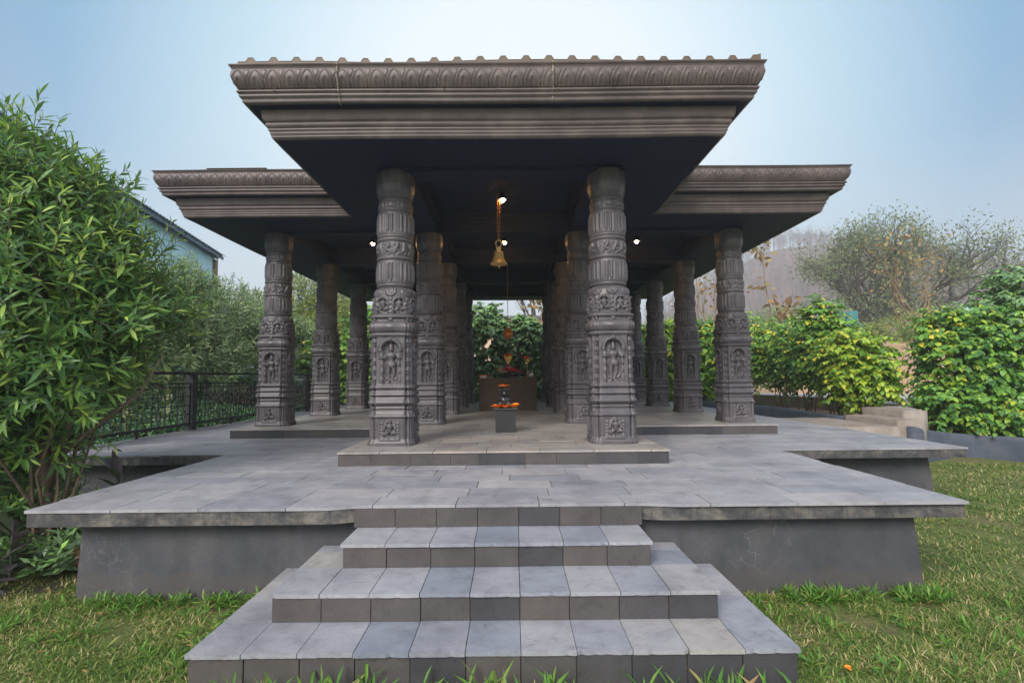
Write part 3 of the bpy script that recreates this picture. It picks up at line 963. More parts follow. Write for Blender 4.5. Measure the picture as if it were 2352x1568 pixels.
def pillar_slice(name, za, zb):
    i0 = int(np.argmin(np.abs(zs_ - za))); i1 = int(np.argmin(np.abs(zs_ - zb)))
    sl_ = slice(i0, i1 + 1)
    V = np.stack([PX_[sl_].ravel(), PY_[sl_].ravel(), ZZ_[sl_].ravel() - ZI], 1)
    n = i1 - i0
    i, j = np.meshgrid(np.arange(n), np.arange(NA), indexing='ij')
    a_ = i * NA + j; b_ = i * NA + (j + 1) % NA
    F = np.stack([a_.ravel(), b_.ravel(), (b_ + NA).ravel(), (a_ + NA).ravel()], 1)
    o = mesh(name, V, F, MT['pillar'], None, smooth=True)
    return o


slices = [('pedestal', .73, 1.034), ('base_moulding', 1.034, 1.384), ('carved_block', 1.384, 1.958), ('cushion', 1.958, 2.156), ('shoulder', 2.156, 2.470), ('shaft', 2.470, 3.494), ('capital', 3.494, 3.80)]
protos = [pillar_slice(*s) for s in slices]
first = True
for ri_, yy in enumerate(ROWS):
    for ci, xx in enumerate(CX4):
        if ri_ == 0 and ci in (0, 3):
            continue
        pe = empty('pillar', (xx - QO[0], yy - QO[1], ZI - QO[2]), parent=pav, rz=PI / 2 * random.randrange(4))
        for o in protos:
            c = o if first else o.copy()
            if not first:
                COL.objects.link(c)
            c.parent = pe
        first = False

# ------------------------------------------------------------------ eaves
def outline(ins):
    """T-shaped eave outline, inset by ins"""
    hp, hw, y0, y1, y2 = 2.545 - ins, 4.975 - ins, 4.89 + ins, 7.45 + ins, 16.83 - ins
    return [(-hp, y0), (hp, y0), (hp, y1), (hw, y1), (hw, y2), (-hw, y2), (-hw, y1), (-hp, y1)]


# profile of the lotus fascia: (inset, z)
FP = [(.000, 4.432), (.000, 4.418), (.012, 4.412), (.018, 4.398), (.022, 4.388)]
lot = [(.022 - .014 * math.sin(PI * t) + .045 * t * t, 4.388 - .168 * t) for t in np.linspace(0, 1, 15)][1:]
FP += lot
FP += [(.075, 4.214), (.060, 4.208), (.052, 4.198), (.056, 4.186), (.072, 4.180), (.076, 4.170), (.068, 4.160), (.074, 4.148), (.090, 4.140), (.096, 4.128), (.092, 4.114), (.100, 4.100), (.112, 4.094), (.135, 4.092)]
NF = len(FP)
PITCHL = .162


def strip(k, prof, name, mat, petals=False, step=.0135):
    offs = [outline(p[0]) for p in prof]
    a0, b0 = Vector(offs[0][k]), Vector(offs[0][(k + 1) % 8])
    L = (b0 - a0).length
    n = max(2, int(L / (step if petals else .25)))
    t = np.linspace(0, 1, n + 1)
    V = np.zeros((n + 1, len(prof), 3))
    d = (b0 - a0).normalized()
    nrm = np.array([d.y, -d.x])
    for j, (ins, z) in enumerate(prof):
        a_ = np.array(offs[j][k]); b_ = np.array(offs[j][(k + 1) % 8])
        V[:, j, :2] = a_ + (b_ - a_) * t[:, None]
        V[:, j, 2] = z
    if petals:
        s2d = (V[:, :, 0] - a0.x) * d.x + (V[:, :, 1] - a0.y) * d.y
        s = t * L
        npet = max(1, round(L / PITCHL)); pit = L / npet
        u = ((s2d / pit) % 1 - .5) * pit             # within a petal
        v = ((s2d / pit + .5) % 1 - .5) * pit        # within the small petal between
        zz = V[:, :, 2]
        zt_, zb_ = 4.384, 4.222
        hh = (zz - zb_) / (zt_ - zb_)
        wo = .074 * np.clip(1 - (np.clip(hh, 0, 1) / .98) ** 2.8, 0, 1) ** .80
        e = np.abs(u)
        disp = np.where(e < wo, .005, 0.) + .012 * np.clip(1 - np.abs(e - wo + .007) / .0075, 0, 1)
        wi = .030 * np.clip(1 - (np.clip(hh, 0, 1) / .62) ** 2.6, 0, 1) ** .75
        disp += np.where(hh < .66, .008 * np.clip(1 - np.abs(e - wi + .003) / .0075, 0, 1), 0)
        disp -= np.where((e < .005) & (hh < .45), .007, 0)
        wv = .026 * np.clip((hh - .45) / .35, 0, 1) * np.clip((1.02 - hh) / .18, 0, 1) ** .5
        disp += np.where((np.abs(v) < wv) & (e > wo), .008, 0)
        act = (zz < 4.39) & (zz > 4.218)
        disp = np.where(act, disp, 0)
        edge = np.clip(np.minimum(s, L - s) / .02, 0, 1)[:, None]
        disp = disp * edge
        V[:, :, 2] += 0; V[:, :, 0] += nrm[0] * disp; V[:, :, 1] += nrm[1] * disp
    # slightly uneven casting
    s = (t * L)[:, None]
    V[:, :, 2] += .004 * np.sin(s * 1.7 + k) * np.clip(np.minimum(s, L - s) / .2, 0, 1)
    m_ = len(prof)
    i, j = np.meshgrid(np.arange(n), np.arange(m_ - 1), indexing='ij')
    a_ = (i * m_ + j).ravel()
    F = np.stack([a_, a_ + 1, a_ + m_ + 1, a_ + m_], 1)
    return mesh(name, V.reshape(-1, 3), F, mat, pav, smooth=True, off=QO)


# denser profile for the petal band
dens = []
for p0, p1 in zip(FP[:-1], FP[1:]):
    dens.append(p0)
    if 4.2 < p1[1] < 4.4:
        dens.append(((p0[0] + p1[0]) / 2, (p0[1] + p1[1]) / 2))
dens.append(FP[-1])
LM = [(.215, 4.094), (.222, 4.02), (.232, 3.998), (.236, 3.990), (.252, 3.986), (.254, 3.976), (.246, 3.970), (.248, 3.952), (.262, 3.934), (.272, 3.930), (.266, 3.920), (.268, 3.908), (.282, 3.902), (.278, 3.892), (.282, 3.872), (.294, 3.864), (.288, 3.856), (.292, 3.846), (.300, 3.842), (.302, 3.832), (.330, 3.830)]
for k in range(8):
    strip(k, dens, 'eave_fascia', MT['cornice'], petals=True, step=.006 if k in (0, 2, 6) else .02)
    strip(k, LM, 'lower_moulding', MT['cornice'])


def tslab(b, ins, z0, z1):
    b.prism(outline(ins), z0, z1)


# bolts and caulked joints of the cast front fascia
for i in range(9):
    x = -2.1 + i * .53 + random.uniform(-.03, .03)
    b = B(); b.ell((x, 4.89 + .052 - .004, 4.192), (.007, .006, .007), 8, 5)
    b.build('bolt', MT['rosette'] if i % 3 == 0 else MT['caulk'], pav, True, QO)
for xj in (-1.52, .52):
    b = B(); V = []
    for j, (ins, z) in enumerate(FP):
        wj = .004 + .004 * random.random(); ox = random.uniform(-.004, .004)
        yy = 4.89 + ins - .016 * (4.2 < z < 4.39) - .006
        V += [(xj + ox - wj, yy, z), (xj + ox + wj, yy, z)]
    b.add(V, [(2 * j, 2 * j + 1, 2 * j + 3, 2 * j + 2) for j in range(len(FP) - 1)])
    o = b.build('joint', MT['caulk'], pav, False, QO)
    m_ = o.modifiers.new('solid', 'SOLIDIFY'); m_.thickness = .006
so = B(); tslab(so, .13, 4.0935, 4.13)
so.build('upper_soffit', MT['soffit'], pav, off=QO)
# lower soffit: ring between the moulding and the outer beams (cut as rectangles), and beams
lo = B()
zS = 3.832
hb = .17
o = .32
hp, hw_ = 2.545 - o, 4.975 - o
yA, yB_, yC = 4.89 + o, 7.45 + o, 16.83 - o
bx1, bx2 = 1.22 + hb, 3.67 + hb
r1 = ROWS[0] - hb; r2 = ROWS[1] - hb; r5 = ROWS[4] + hb
T = .05
lo.box(-hp, hp, yA, r1, zS, zS + T)
lo.box(-hp, -bx1, r1, r2, zS, zS + T)
lo.box(bx1, hp, r1, r2, zS, zS + T)
lo.box(-hw_, -hp, yB_, r2, zS, zS + T)
lo.box(hp, hw_, yB_, r2, zS, zS + T)
lo.box(-hw_, -bx2, r2, yC, zS, zS + T)
lo.box(bx2, hw_, r2, yC, zS, zS + T)
lo.box(-bx2, bx2, r5, yC, zS, zS + T)
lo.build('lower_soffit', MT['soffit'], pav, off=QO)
zc, zbm = 4.085, 3.785


def beam(x0, x1, y0, y1):
    b = B()
    b.box(x0, x1, y0, y1, zbm, zS - .002)
    horiz = (x1 - x0) > (y1 - y0)
    # stepped mouldings up to the coffer
    for q, (d, za, zb) in enumerate(((-.03, zS - .001, zS + .05), (-.012, zS + .051, zS + .09), (.03, zS + .091, zS + .15), (.05, zS + .151, zS + .20), (.075, zS + .201, 4.084))):
        e = d
        if horiz: b.box(x0, x1, y0 - e, y1 + e, za, zb)
        else: b.box(x0 - e, x1 + e, y0, y1, za, zb)
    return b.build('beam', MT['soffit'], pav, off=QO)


for yy in ROWS:
    xs_ = CX4 if yy != ROWS[0] else CX4[1:3]
    for xa, xb in zip(xs_[:-1], xs_[1:]):
        beam(xa + .17, xb - .17, yy - .165, yy + .165)
for xx in CX4:
    rr = ROWS if abs(xx) < 2 else ROWS[1:]
    for ya, yb in zip(rr[:-1], rr[1:]):
        beam(xx - .165, xx + .165, ya + .17, yb - .17)
for yy in ROWS:
    for xx in (CX4 if yy != ROWS[0] else CX4[1:3]):
        nb = B()
        nb.box(xx - .168, xx + .168, yy - .168, yy + .168, zbm + .002, 4.08)
        nb.build('beam_joint', MT['soffit'], pav, off=QO)
ce = B()
ce.box(-1.3, 1.3, ROWS[0], ROWS[1], 4.086, 4.0925)
ce.box(-3.8, 3.8, ROWS[1], ROWS[4], 4.086, 4.0925)
ce.build('ceiling', MT['soffit'], pav, off=QO)
# rosettes on the coffer ceilings
for (xx, yy) in [(0, 7.38), (0, 9.8), (0, 12.1), (-2.44, 9.8), (2.44, 9.8), (-2.44, 12.1), (2.44, 12.1), (0, 14.4)]:
    n, m_ = 48, 12
    V, F = [], []
    for i in range(m_ + 1):
        r = .25 * i / m_
        for k in range(n):
            a_ = 2 * PI * k / n
            h = .03 * (1 - r / .25) + .012 * abs(math.cos(a_ * 6)) * math.sin(min(1, r / .12) * PI / 2) + .010 * math.cos(r * 75)
            rr_ = r * (1 + .06 * abs(math.cos(a_ * 8)) * (i == m_))
            V.append((xx + rr_ * math.cos(a_), yy + rr_ * math.sin(a_), 4.082 - max(.001, h if i < m_ else .001)))
    for i in range(m_):
        for k in range(n):
            a_, b_ = i * n + k, i * n + (k + 1) % n
            F.append((a_, a_ + n, b_ + n, b_))
    mesh('ceiling_rosette', V, F, MT['rosette'], pav, True, QO)

# roof sheets: ribbed metal over the porch, flat behind the wings
n = 24
pitch = .218
V, F = [], []
xs2, zs2 = [], []
x = -2.47
while x < 2.47:
    for dx, dz in ((0, 0), (.075, 0), (.100, .038), (.145, .038), (.170, 0)):
        if x + dx < 2.49:
            xs2.append(x + dx); zs2.append(dz)
    x += pitch
xs2.append(2.50); zs2.append(.05)
rows_y = [4.915, 5.3, 6.2, 7.4, 8.4]
for j, y in enumerate(rows_y):
    for i, (x, dz) in enumerate(zip(xs2, zs2)):
        wav = .010 * math.sin(x * 2.1 + 1) + (.016 * math.exp(-((x + 1.75) / .5) ** 2))
        V.append((x, y, 4.458 + dz + (wav if j < 2 else 0) - .004 * j))
nx_ = len(xs2)
for j in range(len(rows_y) - 1):
    for i in range(nx_ - 1):
        a_ = j * nx_ + i
        F.append((a_, a_ + 1, a_ + nx_ + 1, a_ + nx_))
V2 = V + [(x, y, z - .004) for x, y, z in V]
F2 = F + [tuple(i + len(V) for i in reversed(f)) for f in F] + [(i, i + len(V), i + 1 + len(V), i + 1) for i in range(nx_ - 1)]
nb0 = len(V2)
V2 = V2 + [(x, 4.918, z - .002) for x, y, z in V[:len(xs2)]] + [(x, 4.918, 4.445) for x in xs2]
F2 = F2 + [(nb0 + i, nb0 + len(xs2) + i, nb0 + len(xs2) + i + 1, nb0 + i + 1) for i in range(len(xs2) - 1)]
mesh('roof_sheet', V2, F2, MT['roof'], pav, False, QO)
rf = B()
rf.box(-4.93, 4.93, 7.49, 16.8, 4.425, 4.440)
rf.box(-2.5, 2.5, 4.93, 7.489, 4.424, 4.438)
rf.box(-4.2, -3.35, 7.44, 9.0, 4.446, 4.452)
rf.build('roof_deck', MT['roof'], pav, off=QO)

# ================================================================== KERBS, PATH, LANDING
def ribbon(pts, w_, zt, zb, rnd=.02):
    """wall of width w_ along a polyline, rounded top edges; zt list or number"""
    b = B()
    n = len(pts)
    zt = zt if hasattr(zt, '__len__') else [zt] * n
    prof = [(-.5, 0, 0), (-.5, 1, -rnd * 2), (-.5 + rnd / w_ * .5, 1, -rnd * .6), (-.5 + rnd / w_ * 1.4, 1, 0), (.5 - rnd / w_ * 1.4, 1, 0), (.5 - rnd / w_ * .5, 1, -rnd * .6), (.5, 1, -rnd * 2), (.5, 0, 0)]
    V, F = [], []
    for i, p in enumerate(pts):
        a_ = Vector(pts[max(i - 1, 0)]); c_ = Vector(pts[min(i + 1, n - 1)])
        d = (c_ - a_).normalized(); nn = Vector((d.y, -d.x))
        for u, k, dz in prof:
            q = Vector(p) + nn * u * w_
            V.append((q.x, q.y, zb if k == 0 else zt[i] + dz))
    m_ = len(prof)
    for i in range(n - 1):
        for j in range(m_ - 1):
            F.append((i * m_ + j, i * m_ + j + 1, (i + 1) * m_ + j + 1, (i + 1) * m_ + j))
    F.append(tuple(range(m_))[::-1]); F.append(tuple(range((n - 1) * m_, n * m_)))
    b.add(V, F)
    return b


def dense(pts, step=.25, amp=.012):
    out = []
    for a_, b_ in zip(pts[:-1], pts[1:]):
        n = max(1, int((Vector(b_) - Vector(a_)).length / step))
        for k in range(n):
            p = Vector(a_).lerp(Vector(b_), k / n)
            out.append((p.x + random.uniform(-amp, amp), p.y + random.uniform(-amp, amp)))
    out.append(tuple(pts[-1]))
    return out


k1 = dense([(6.79, 10.78), (6.86, 12), (7.02, 14), (6.95, 16), (6.5, 18.15), (5.0, 18.35)])
o = ribbon(k1, .17, [.62 + random.uniform(-.006, .006) for _ in k1], -.1, .03).build('kerb_wall', MT['kerb'], None, True)
tag(o, 'low blue grey kerb curving back along the hedge bed, beyond the concrete steps', 'kerb', 'painted kerbs round the hedge bed')
k2 = dense([(6.85, 9.16), (7.5, 9.58), (8.1, 9.92), (8.5, 9.85), (8.85, 9.3), (9.7, 8.0), (10.6, 6.6)])
nz = len(k2)
o = ribbon(k2, .18, [.56 - .22 * min(1, i / (nz * .28)) + random.uniform(-.006, .006) for i in range(nz)], -.2, .03).build('kerb_wall', MT['kerb'], None, True)
tag(o, 'low blue grey kerb at right edge of the lawn under the big hedge', 'kerb', 'painted kerbs round the hedge bed')
b = B()
# rough concrete blocks with uneven, worn edges
def rough_block(b, x0, x1, y0, y1, z0, z1, amp=.012, st=.08):
    nx_, ny_ = max(2, int((x1 - x0) / st)), max(2, int((y1 - y0) / st))
    def P_(i, j, top):
        x = x0 + (x1 - x0) * i / nx_; y = y0 + (y1 - y0) * j / ny_
        e = (i in (0, nx_)) or (j in (0, ny_))
        return (x + random.uniform(-amp, amp) * .7, y + random.uniform(-amp, amp) * .7, (z1 - (.012 if e else 0) + random.uniform(-amp, amp) * .35))
    V = [P_(i, j, 1) for j in range(ny_ + 1) for i in range(nx_ + 1)]
    F = []
    for j in range(ny_):
        for i in range(nx_):
            a_ = j * (nx_ + 1) + i
            F.append((a_, a_ + 1, a_ + nx_ + 2, a_ + nx_ + 1))
    ring = [i for i in range(nx_ + 1)] + [j * (nx_ + 1) + nx_ for j in range(1, ny_ + 1)] + [ny_ * (nx_ + 1) + i for i in range(nx_ - 1, -1, -1)] + [j * (nx_ + 1) for j in range(ny_ - 1, 0, -1)]
    base = len(V)
    for r_ in ring:
        V.append((V[r_][0] + random.uniform(-amp, amp) * .5, V[r_][1] + random.uniform(-amp, amp) * .5, z1 - (z1 - z0) * .5))
    b2 = len(V)
    for r_ in ring:
        V.append((V[r_][0], V[r_][1], z0))
    m_ = len(ring)
    for k in range(m_):
        k2_ = (k + 1) % m_
        F.append((ring[k2_], ring[k], base + k, base + k2_))
        F.append((base + k2_, base + k, b2 + k, b2 + k2_))
    b.add(V, F)


cs = empty('concrete_steps', (7.0, 9.95, .5), 'two rough worn concrete steps between the blue grey kerbs at right', 'steps')
b = B(); rough_block(b, 5.50, 6.70, 9.16, 11.3, -.1, .565)
b.build('landing', MT['concrete'], cs, True, cs.location)
b = B(); rough_block(b, 6.69, 7.17, 9.23, 10.72, .2, .665, .010)
b.build('lower_step', MT['concrete'], cs, True, cs.location)
b = B(); rough_block(b, 7.14, 7.55, 9.70, 10.9, .3, .80, .012)
b.build('upper_step', MT['concrete'], cs, True, cs.location)
pb = B()
pb.prism([(7.52, 9.85), (8.0, 10.75), (9.2, 11.7), (12, 12.7), (18, 13.3), (22, 15.5), (15, 17.5), (12.0, 17.8), (9.6, 19.5), (8.3, 21.2), (3, 22.8), (-5, 23.4), (-5, 21.4), (2, 21.2), (6.6, 20.0), (8.35, 18.2), (8.9, 15), (8.75, 12.5), (7.52, 10.85)], .2, .80)
o = pb.build('path', MT['road']); tag(o, kind='structure')
# earth bank beyond the road
n = 40
bx = np.linspace(8.5, 40, 60); by = np.linspace(17.0, 36, 44)
X, Y = np.meshgrid(bx, by)
from mathutils import noise as mn
Zb = np.zeros(X.shape)
for i in range(X.shape[0]):
    for j in range(X.shape[1]):
        x, y = X[i, j], Y[i, j]
        t = min(1, max(0, (y - 17.6 - .05 * (x - 8)) / 3.2)); t = t * t * (3 - 2 * t)
        edge = min(1, max(0, (x - 8.6) / 3.0))
        Zb[i, j] = .45 + (1.15 + .95 * min(1, (y - 17) / 14)) * t * edge + .16 * mn.fractal(Vector((x * .7, y * .7, 2)), 1, 2, 5) * t * edge - (.6 if i == 0 or j == 0 else 0)
V = np.stack([X.ravel(), Y.ravel(), Zb.ravel()], 1)
nx_, ny_ = len(bx), len(by)
ii, jj = np.meshgrid(np.arange(nx_ - 1), np.arange(ny_ - 1))
a_ = (jj * nx_ + ii).ravel()
o = mesh('earth_bank', V, np.stack([a_, a_ + 1, a_ + nx_ + 1, a_ + nx_], 1), MT['dirt'], None, True)
tag(o, kind='structure')

# left: sloping road on the raised ground and a rubble retaining wall
rb = B()
V = [(-11.6, 16.2, 1.32), (-6.6, 16.2, 1.32), (-6.6, 36, 2.62), (-20, 36, 2.62), (-13.2, 24.9, 1.89)]
rb.add(V + [(x, y, z - .1) for x, y, z in V], [(0, 1, 2, 3, 4), (5, 9, 8, 7, 6), (0, 5, 6, 1), (1, 6, 7, 2), (2, 7, 8, 3), (3, 8, 9, 4), (4, 9, 5, 0)])
o = rb.build('road', MT['road']); tag(o, kind='structure')
rw = B()
z = .2
while z < 1.2:
    h = random.uniform(.11, .17); x = -9.4
    while x < -7.6:
        w_ = random.uniform(.16, .38)
        cxx, czz = x + w_ / 2, z + h / 2
        rw.ell((cxx, 15.5, czz), (w_ * .52, .12, h * .53), 8, 5)
        x += w_
    z += h * .95
rw.box(-9.4, -7.6, 15.52, 15.62, .1, 1.16)
o = rw.build('retaining_wall', surf('rubble', [(.3, (.16, .10, .07)), (.7, (.30, .20, .14))], 4, .9, 20, .5, .01, island=.3), None, True)
tag(o, 'low rubble stone retaining wall behind the black railing', 'wall')

# ================================================================== BELL, POT, LAMPS
def chain(name, mat, parent, x, y, z0, z1, link=.034, wire=.0035, wid=.011, off=(0, 0, 0), sway=0):
    b = B()
    n = int((z1 - z0) / (link * .78))
    for k in range(n):
        cz = z1 - (k + .5) * (z1 - z0) / n
        cxx = x + sway * math.sin(PI * (z1 - cz) / (z1 - z0))
        V, F = [], []
        N1, N2 = 10, 5
        for i in range(N1):
            a_ = 2 * PI * i / N1
            px, pz = wid * math.cos(a_), link / 2 * math.sin(a_)
            nx_, nz_ = math.cos(a_), math.sin(a_)
            for j in range(N2):
                t = 2 * PI * j / N2
                q = (px + nx_ * wire * math.cos(t), wire * math.sin(t), pz + nz_ * wire * math.cos(t))
                if k % 2: q = (q[1], q[0], q[2])
                V.append((cxx + q[0], y + q[1], cz + q[2]))
        for i in range(N1):
            for j in range(N2):
                F.append((i * N2 + j, ((i + 1) % N1) * N2 + j, ((i + 1) % N1) * N2 + (j + 1) % N2, i * N2 + (j + 1) % N2))
        b.add(V, F)
    return b.build(name, mat, parent, True, off)


bl = empty('bell', (-.06, 7.38, 3.02), 'brass temple bell hanging on a rusty chain between the front pillars', 'bell')
bo = bl.location
prof = [(.116, .0), (.123, .003), (.121, .012), (.105, .030), (.088, .056), (.076, .088), (.069, .125), (.066, .155), (.064, .172), (.056, .184), (.036, .190), (.0, .191)]
inn = [(.0, .176), (.05, .170), (.058, .150), (.062, .12), (.070, .085), (.082, .052), (.100, .026), (.113, .006), (.116, .0)]
b = B(); b.lathe(inn + prof[1:], (-.06, 7.38, 3.02), 40); b.build('body', MT['brass'], bl, True, bo)
b = B(); b.box(-.085, -.035, 7.362, 7.398, 3.210, 3.262); b.box(-.070, -.048, 7.356, 7.404, 3.2, 3.268)
b.build('crown', MT['brass'], bl, False, bo)
b = B()
pts = [(-.088 + .0, 7.38, 3.235)] + [(-.062 + .040 * math.cos(t), 7.38, 3.318 + .044 * math.sin(t)) for t in np.linspace(R(222), R(-42), 20)] + [(-.036, 7.38, 3.235)]
b.tube(pts, .009, 8)
b.tube([(-.098, 7.38, 3.24), (-.026, 7.38, 3.24)], .010, 8)
b.build('shackle', MT['brass'], bl, True, bo)
b = B(); b.tube([(-.058, 7.38, 3.19), (-.056, 7.38, 3.01)], .006, 6); b.ell((-.056, 7.38, 3.005), (.017, .017, .022)); b.lathe([(.0, -.028), (.010, -.024), (.011, -.012), (.007, -.004)], (-.056, 7.38, 2.994), 10)
b.build('clapper', MT['brass'], bl, True, bo)
chain('chain', MT['chain'], bl, -.066, 7.376, 3.35, 4.05, .034, .0032, .0095, bo, -.008)
chain('chain', MT['chain'], bl, -.050, 7.386, 3.35, 4.05, .034, .0032, .0095, bo, .006)

po = empty('copper_pot', (.03, 12.1, 2.26), 'pointed copper drip pot hanging on a thin chain over the altar', 'pot')
b = B()
b.lathe([(.0, 0), (.008, .004), (.014, .03), (.028, .055), (.07, .085), (.104, .125), (.116, .165), (.112, .20), (.088, .235), (.062, .262), (.054, .278), (.058, .292), (.070, .300), (.072, .308), (.060, .312), (.05, .30), (.045, .28), (0, .27)], (.03, 12.1, 2.26), 36)
b.build('body', MT['copper'], po, True, po.location)
b = B(); b.lathe([(.114, .160), (.119, .163), (.114, .166)], (.03, 12.1, 2.26), 36); b.lathe([(.109, .205), (.114, .208), (.108, .211)], (.03, 12.1, 2.26), 36)
b.build('ring', MT['copper'], po, True, po.location)
b = B()
for t in (R(90), R(210), R(330)):
    b.tube([(.03 + .066 * math.cos(t), 12.1 + .066 * math.sin(t), 2.57), (.03, 12.1, 2.80)], .0025, 5)
b.build('sling', MT['chain'], po, True, po.location)
chain('chain', MT['chain'], po, .03, 12.1, 2.79, 4.05, .036, .0038, .011, po.location)

LAB = ['lit ceiling bulb above the bell chain, over the porch bay', 'lit ceiling bulb in the bay just right of the bell ring', 'lit ceiling bulb left of the left front pillar', 'lit ceiling bulb right of the right front pillar']
for k, (x, y) in enumerate([(.0, 7.40), (.0, 9.8), (-2.44, 9.8), (2.44, 9.8)]):
    e = empty('ceiling_lamp', (x, y, 4.05), LAB[k], 'lamp', 'bulbs on the ceiling rosettes')
    z = 3.93
    b = B(); b.lathe([(.03, .12), (.034, .06), (.060, .045), (.062, .012), (.058, .012), (.04, .026), (.02, .026)], (x, y, z), 20); b.build('holder', MT['soffit'], e, True, e.location)
    b = B(); b.lathe([(0, -.026), (.014, -.022), (.025, -.010), (.028, .006), (.027, .022), (.0, .024)], (x, y, z), 20); b.build('bulb', MT['bulb'], e, True, e.location)

# ================================================================== ALTAR AND OFFERINGS
al = empty('altar', (.02, 12.15, ZI), 'plain brown granite altar block at the back of the pavilion', 'altar')
b = B(); b.box(-.605, .645, 11.81, 12.72, ZI + .001, 1.315); b.build('base', MT['granite'], al, off=al.location)
b = B(); b.box(-.62, .66, 11.79, 12.74, 1.317, 1.445); b.build('slab', MT['granite'], al, off=al.location)
ZA = 1.446


def flower(name, c, r, mat, label, group, npet=6, tilt=.6, cat='flower', rot=None):
    e = empty(name, c, label, cat, group)
    b = B()
    for layer in range(2):
        for k in range(npet):
            a0 = 2 * PI * (k + .5 * layer) / npet + random.uniform(-.2, .2)
            el = tilt + .45 * layer + random.uniform(-.25, .25)
            L = r * random.uniform(.85, 1.15) * (1 - .2 * layer)
            V = []
            for i in range(5):
                t = i / 4
                rad = L * t * math.cos(el * (1 - .5 * t))
                h = L * t * math.sin(el) * (1 - .35 * t) + random.uniform(-.003, .003)
                wd = L * .42 * math.sin(PI * min(1, t * .8 + .12)) + .001
                for j in (-1, 0, 1):
                    hh = h + (.0 if j == 0 else .05 * L) + random.uniform(-.03, .03) * L
                    ca, sa = math.cos(a0), math.sin(a0)
                    V.append((c[0] + rad * ca - j * wd * sa, c[1] + rad * sa + j * wd * ca, c[2] + hh + .002))
            F = []
            for i in range(4):
                for j in range(2):
                    a_ = i * 3 + j
                    F.append((a_, a_ + 1, a_ + 4, a_ + 3))
            b.add(V, F)
    b.build('petals', mat, e, True, c)
    b = B(); b.ell((c[0], c[1], c[2] + r * .15), (r * .2, r * .2, r * .16), 8, 5); b.build('flower_centre', MT['redorange'], e, True, c)
    return e


yo = empty('lingam', (.10, 12.15, ZA), 'grey stone lingam on a round black spouted base on the altar', 'sculpture')
b = B()
b.lathe([(.20, 0), (.21, .03), (.17, .045), (.18, .055), (.27, .062), (.29, .075), (.285, .095), (.25, .098), (.23, .085), (0, .08)], (.06, 12.15, ZA), 36)
V = [(.2, 12.06, .03), (.42, 12.10, .05), (.42, 12.20, .05), (.2, 12.24, .03), (.2, 12.06, .09), (.43, 12.095, .10), (.43, 12.205, .10), (.2, 12.24, .09)]
b.add([(x, y, z + ZA) for x, y, z in V], [(0, 3, 2, 1), (4, 5, 6, 7), (0, 1, 5, 4), (1, 2, 6, 5), (2, 3, 7, 6), (3, 0, 4, 7)])
b.build('base', MT['blackstone'], yo, True, yo.location)
b = B(); b.lathe([(.072, .08), (.074, .20), (.070, .25), (.055, .288), (.03, .308), (0, .315)], (.03, 12.17, ZA), 28)
b.build('shaft', MT['lingam'], yo, True, yo.location)
hd = empty('cobra_hood', (.03, 12.2, ZA + .30), 'shiny brass cobra hood rising over the lingam', 'ornament')
V, F = [], []
nh = 16
for i in range(nh + 1):
    t = i / nh
    z = ZA + .27 + .27 * t
    wd = .018 + .085 * math.sin(min(1, t * 1.15) * PI * .5) ** 2.2 * (1 if t < .8 else math.sqrt(max(.02, 1 - ((t - .8) / .2) ** 2)))
    yy = 12.24 - .05 * t * t
    for j in range(9):
        u = j / 4 - 1
        V.append((.03 + u * wd, yy - .035 * u * u * t, z))
for i in range(nh):
    for j in range(8):
        a_ = i * 9 + j
        F.append((a_, a_ + 1, a_ + 10, a_ + 9))
nV = len(V)
V += [(x, y + .008, z) for x, y, z in V]
F += [tuple(i + nV for i in reversed(f)) for f in F]
mesh('hood', V, F, MT['goldbrass'], hd, True, hd.location)
b = B(); b.tube([(.03, 12.245, ZA + .06), (.03, 12.245, ZA + .2), (.03, 12.24, ZA + .33)], [.022, .02, .016], 10); b.build('neck', MT['goldbrass'], hd, True, hd.location)
flower('flower', (.02, 12.17, ZA + .49), .12, MT['redorange'], 'red orange flower laid on top of the brass cobra hood', None)
heap = [(-.17, 12.02, .10, 'cream'), (-.10, 11.98, .10, 'cream'), (-.03, 11.96, .10, 'cream'), (-.20, 12.06, .12, 'orange'), (-.06, 12.0, .15, 'pink'), (.03, 11.96, .11, 'pink'), (.09, 11.96, .12, 'pink'), (.13, 12.0, .15, 'redorange'), (.06, 12.02, .18, 'cream'),
        (.17, 11.97, .11, 'pink'), (.22, 12.0, .10, 'pink'), (.27, 12.03, .10, 'cream'), (.02, 12.03, .20, 'pink'), (-.11, 12.06, .16, 'cream'), (.18, 12.04, .14, 'redorange'), (.30, 12.06, .09, 'pink')]
cn = {'cream': 'cream petalled flower in the heap round the lingam', 'pink': 'magenta flower in the heap round the lingam', 'orange': 'orange flower at left end of the heap round the lingam', 'redorange': 'red orange flower in the heap round the lingam'}
for x, y, h, c in heap:
    flower('flower', (x, y, ZA + h + .02), .09, MT[c], cn[c], {'cream': 'cream flowers round the lingam', 'pink': 'magenta flowers round the lingam', 'redorange': 'red orange flowers round the lingam', 'orange': None}[c], 5, .5)
b = empty('lunch_box', (-.53, 12.0, ZA), 'small frosted plastic box with orange lid on left end of altar', 'box')
q = B(); q.box(-.60, -.45, 11.93, 12.05, ZA + .001, ZA + .05); q.build('body', MT['box_plastic'], b, off=b.location)
q = B(); q.box(-.607, -.443, 11.923, 12.057, ZA + .051, ZA + .068); q.build('lid', MT['orange_lid'], b, off=b.location)
b = empty('brass_stand', (.46, 12.05, ZA), 'thin brass rod stand topped by a cup on the altar', 'stand')
q = B(); q.lathe([(.03, 0), (.032, .008), (.006, .016), (.0055, .36), (.0, .362)], (.46, 12.05, ZA + .001), 12); q.build('rod', MT['goldbrass'], b, True, b.location)
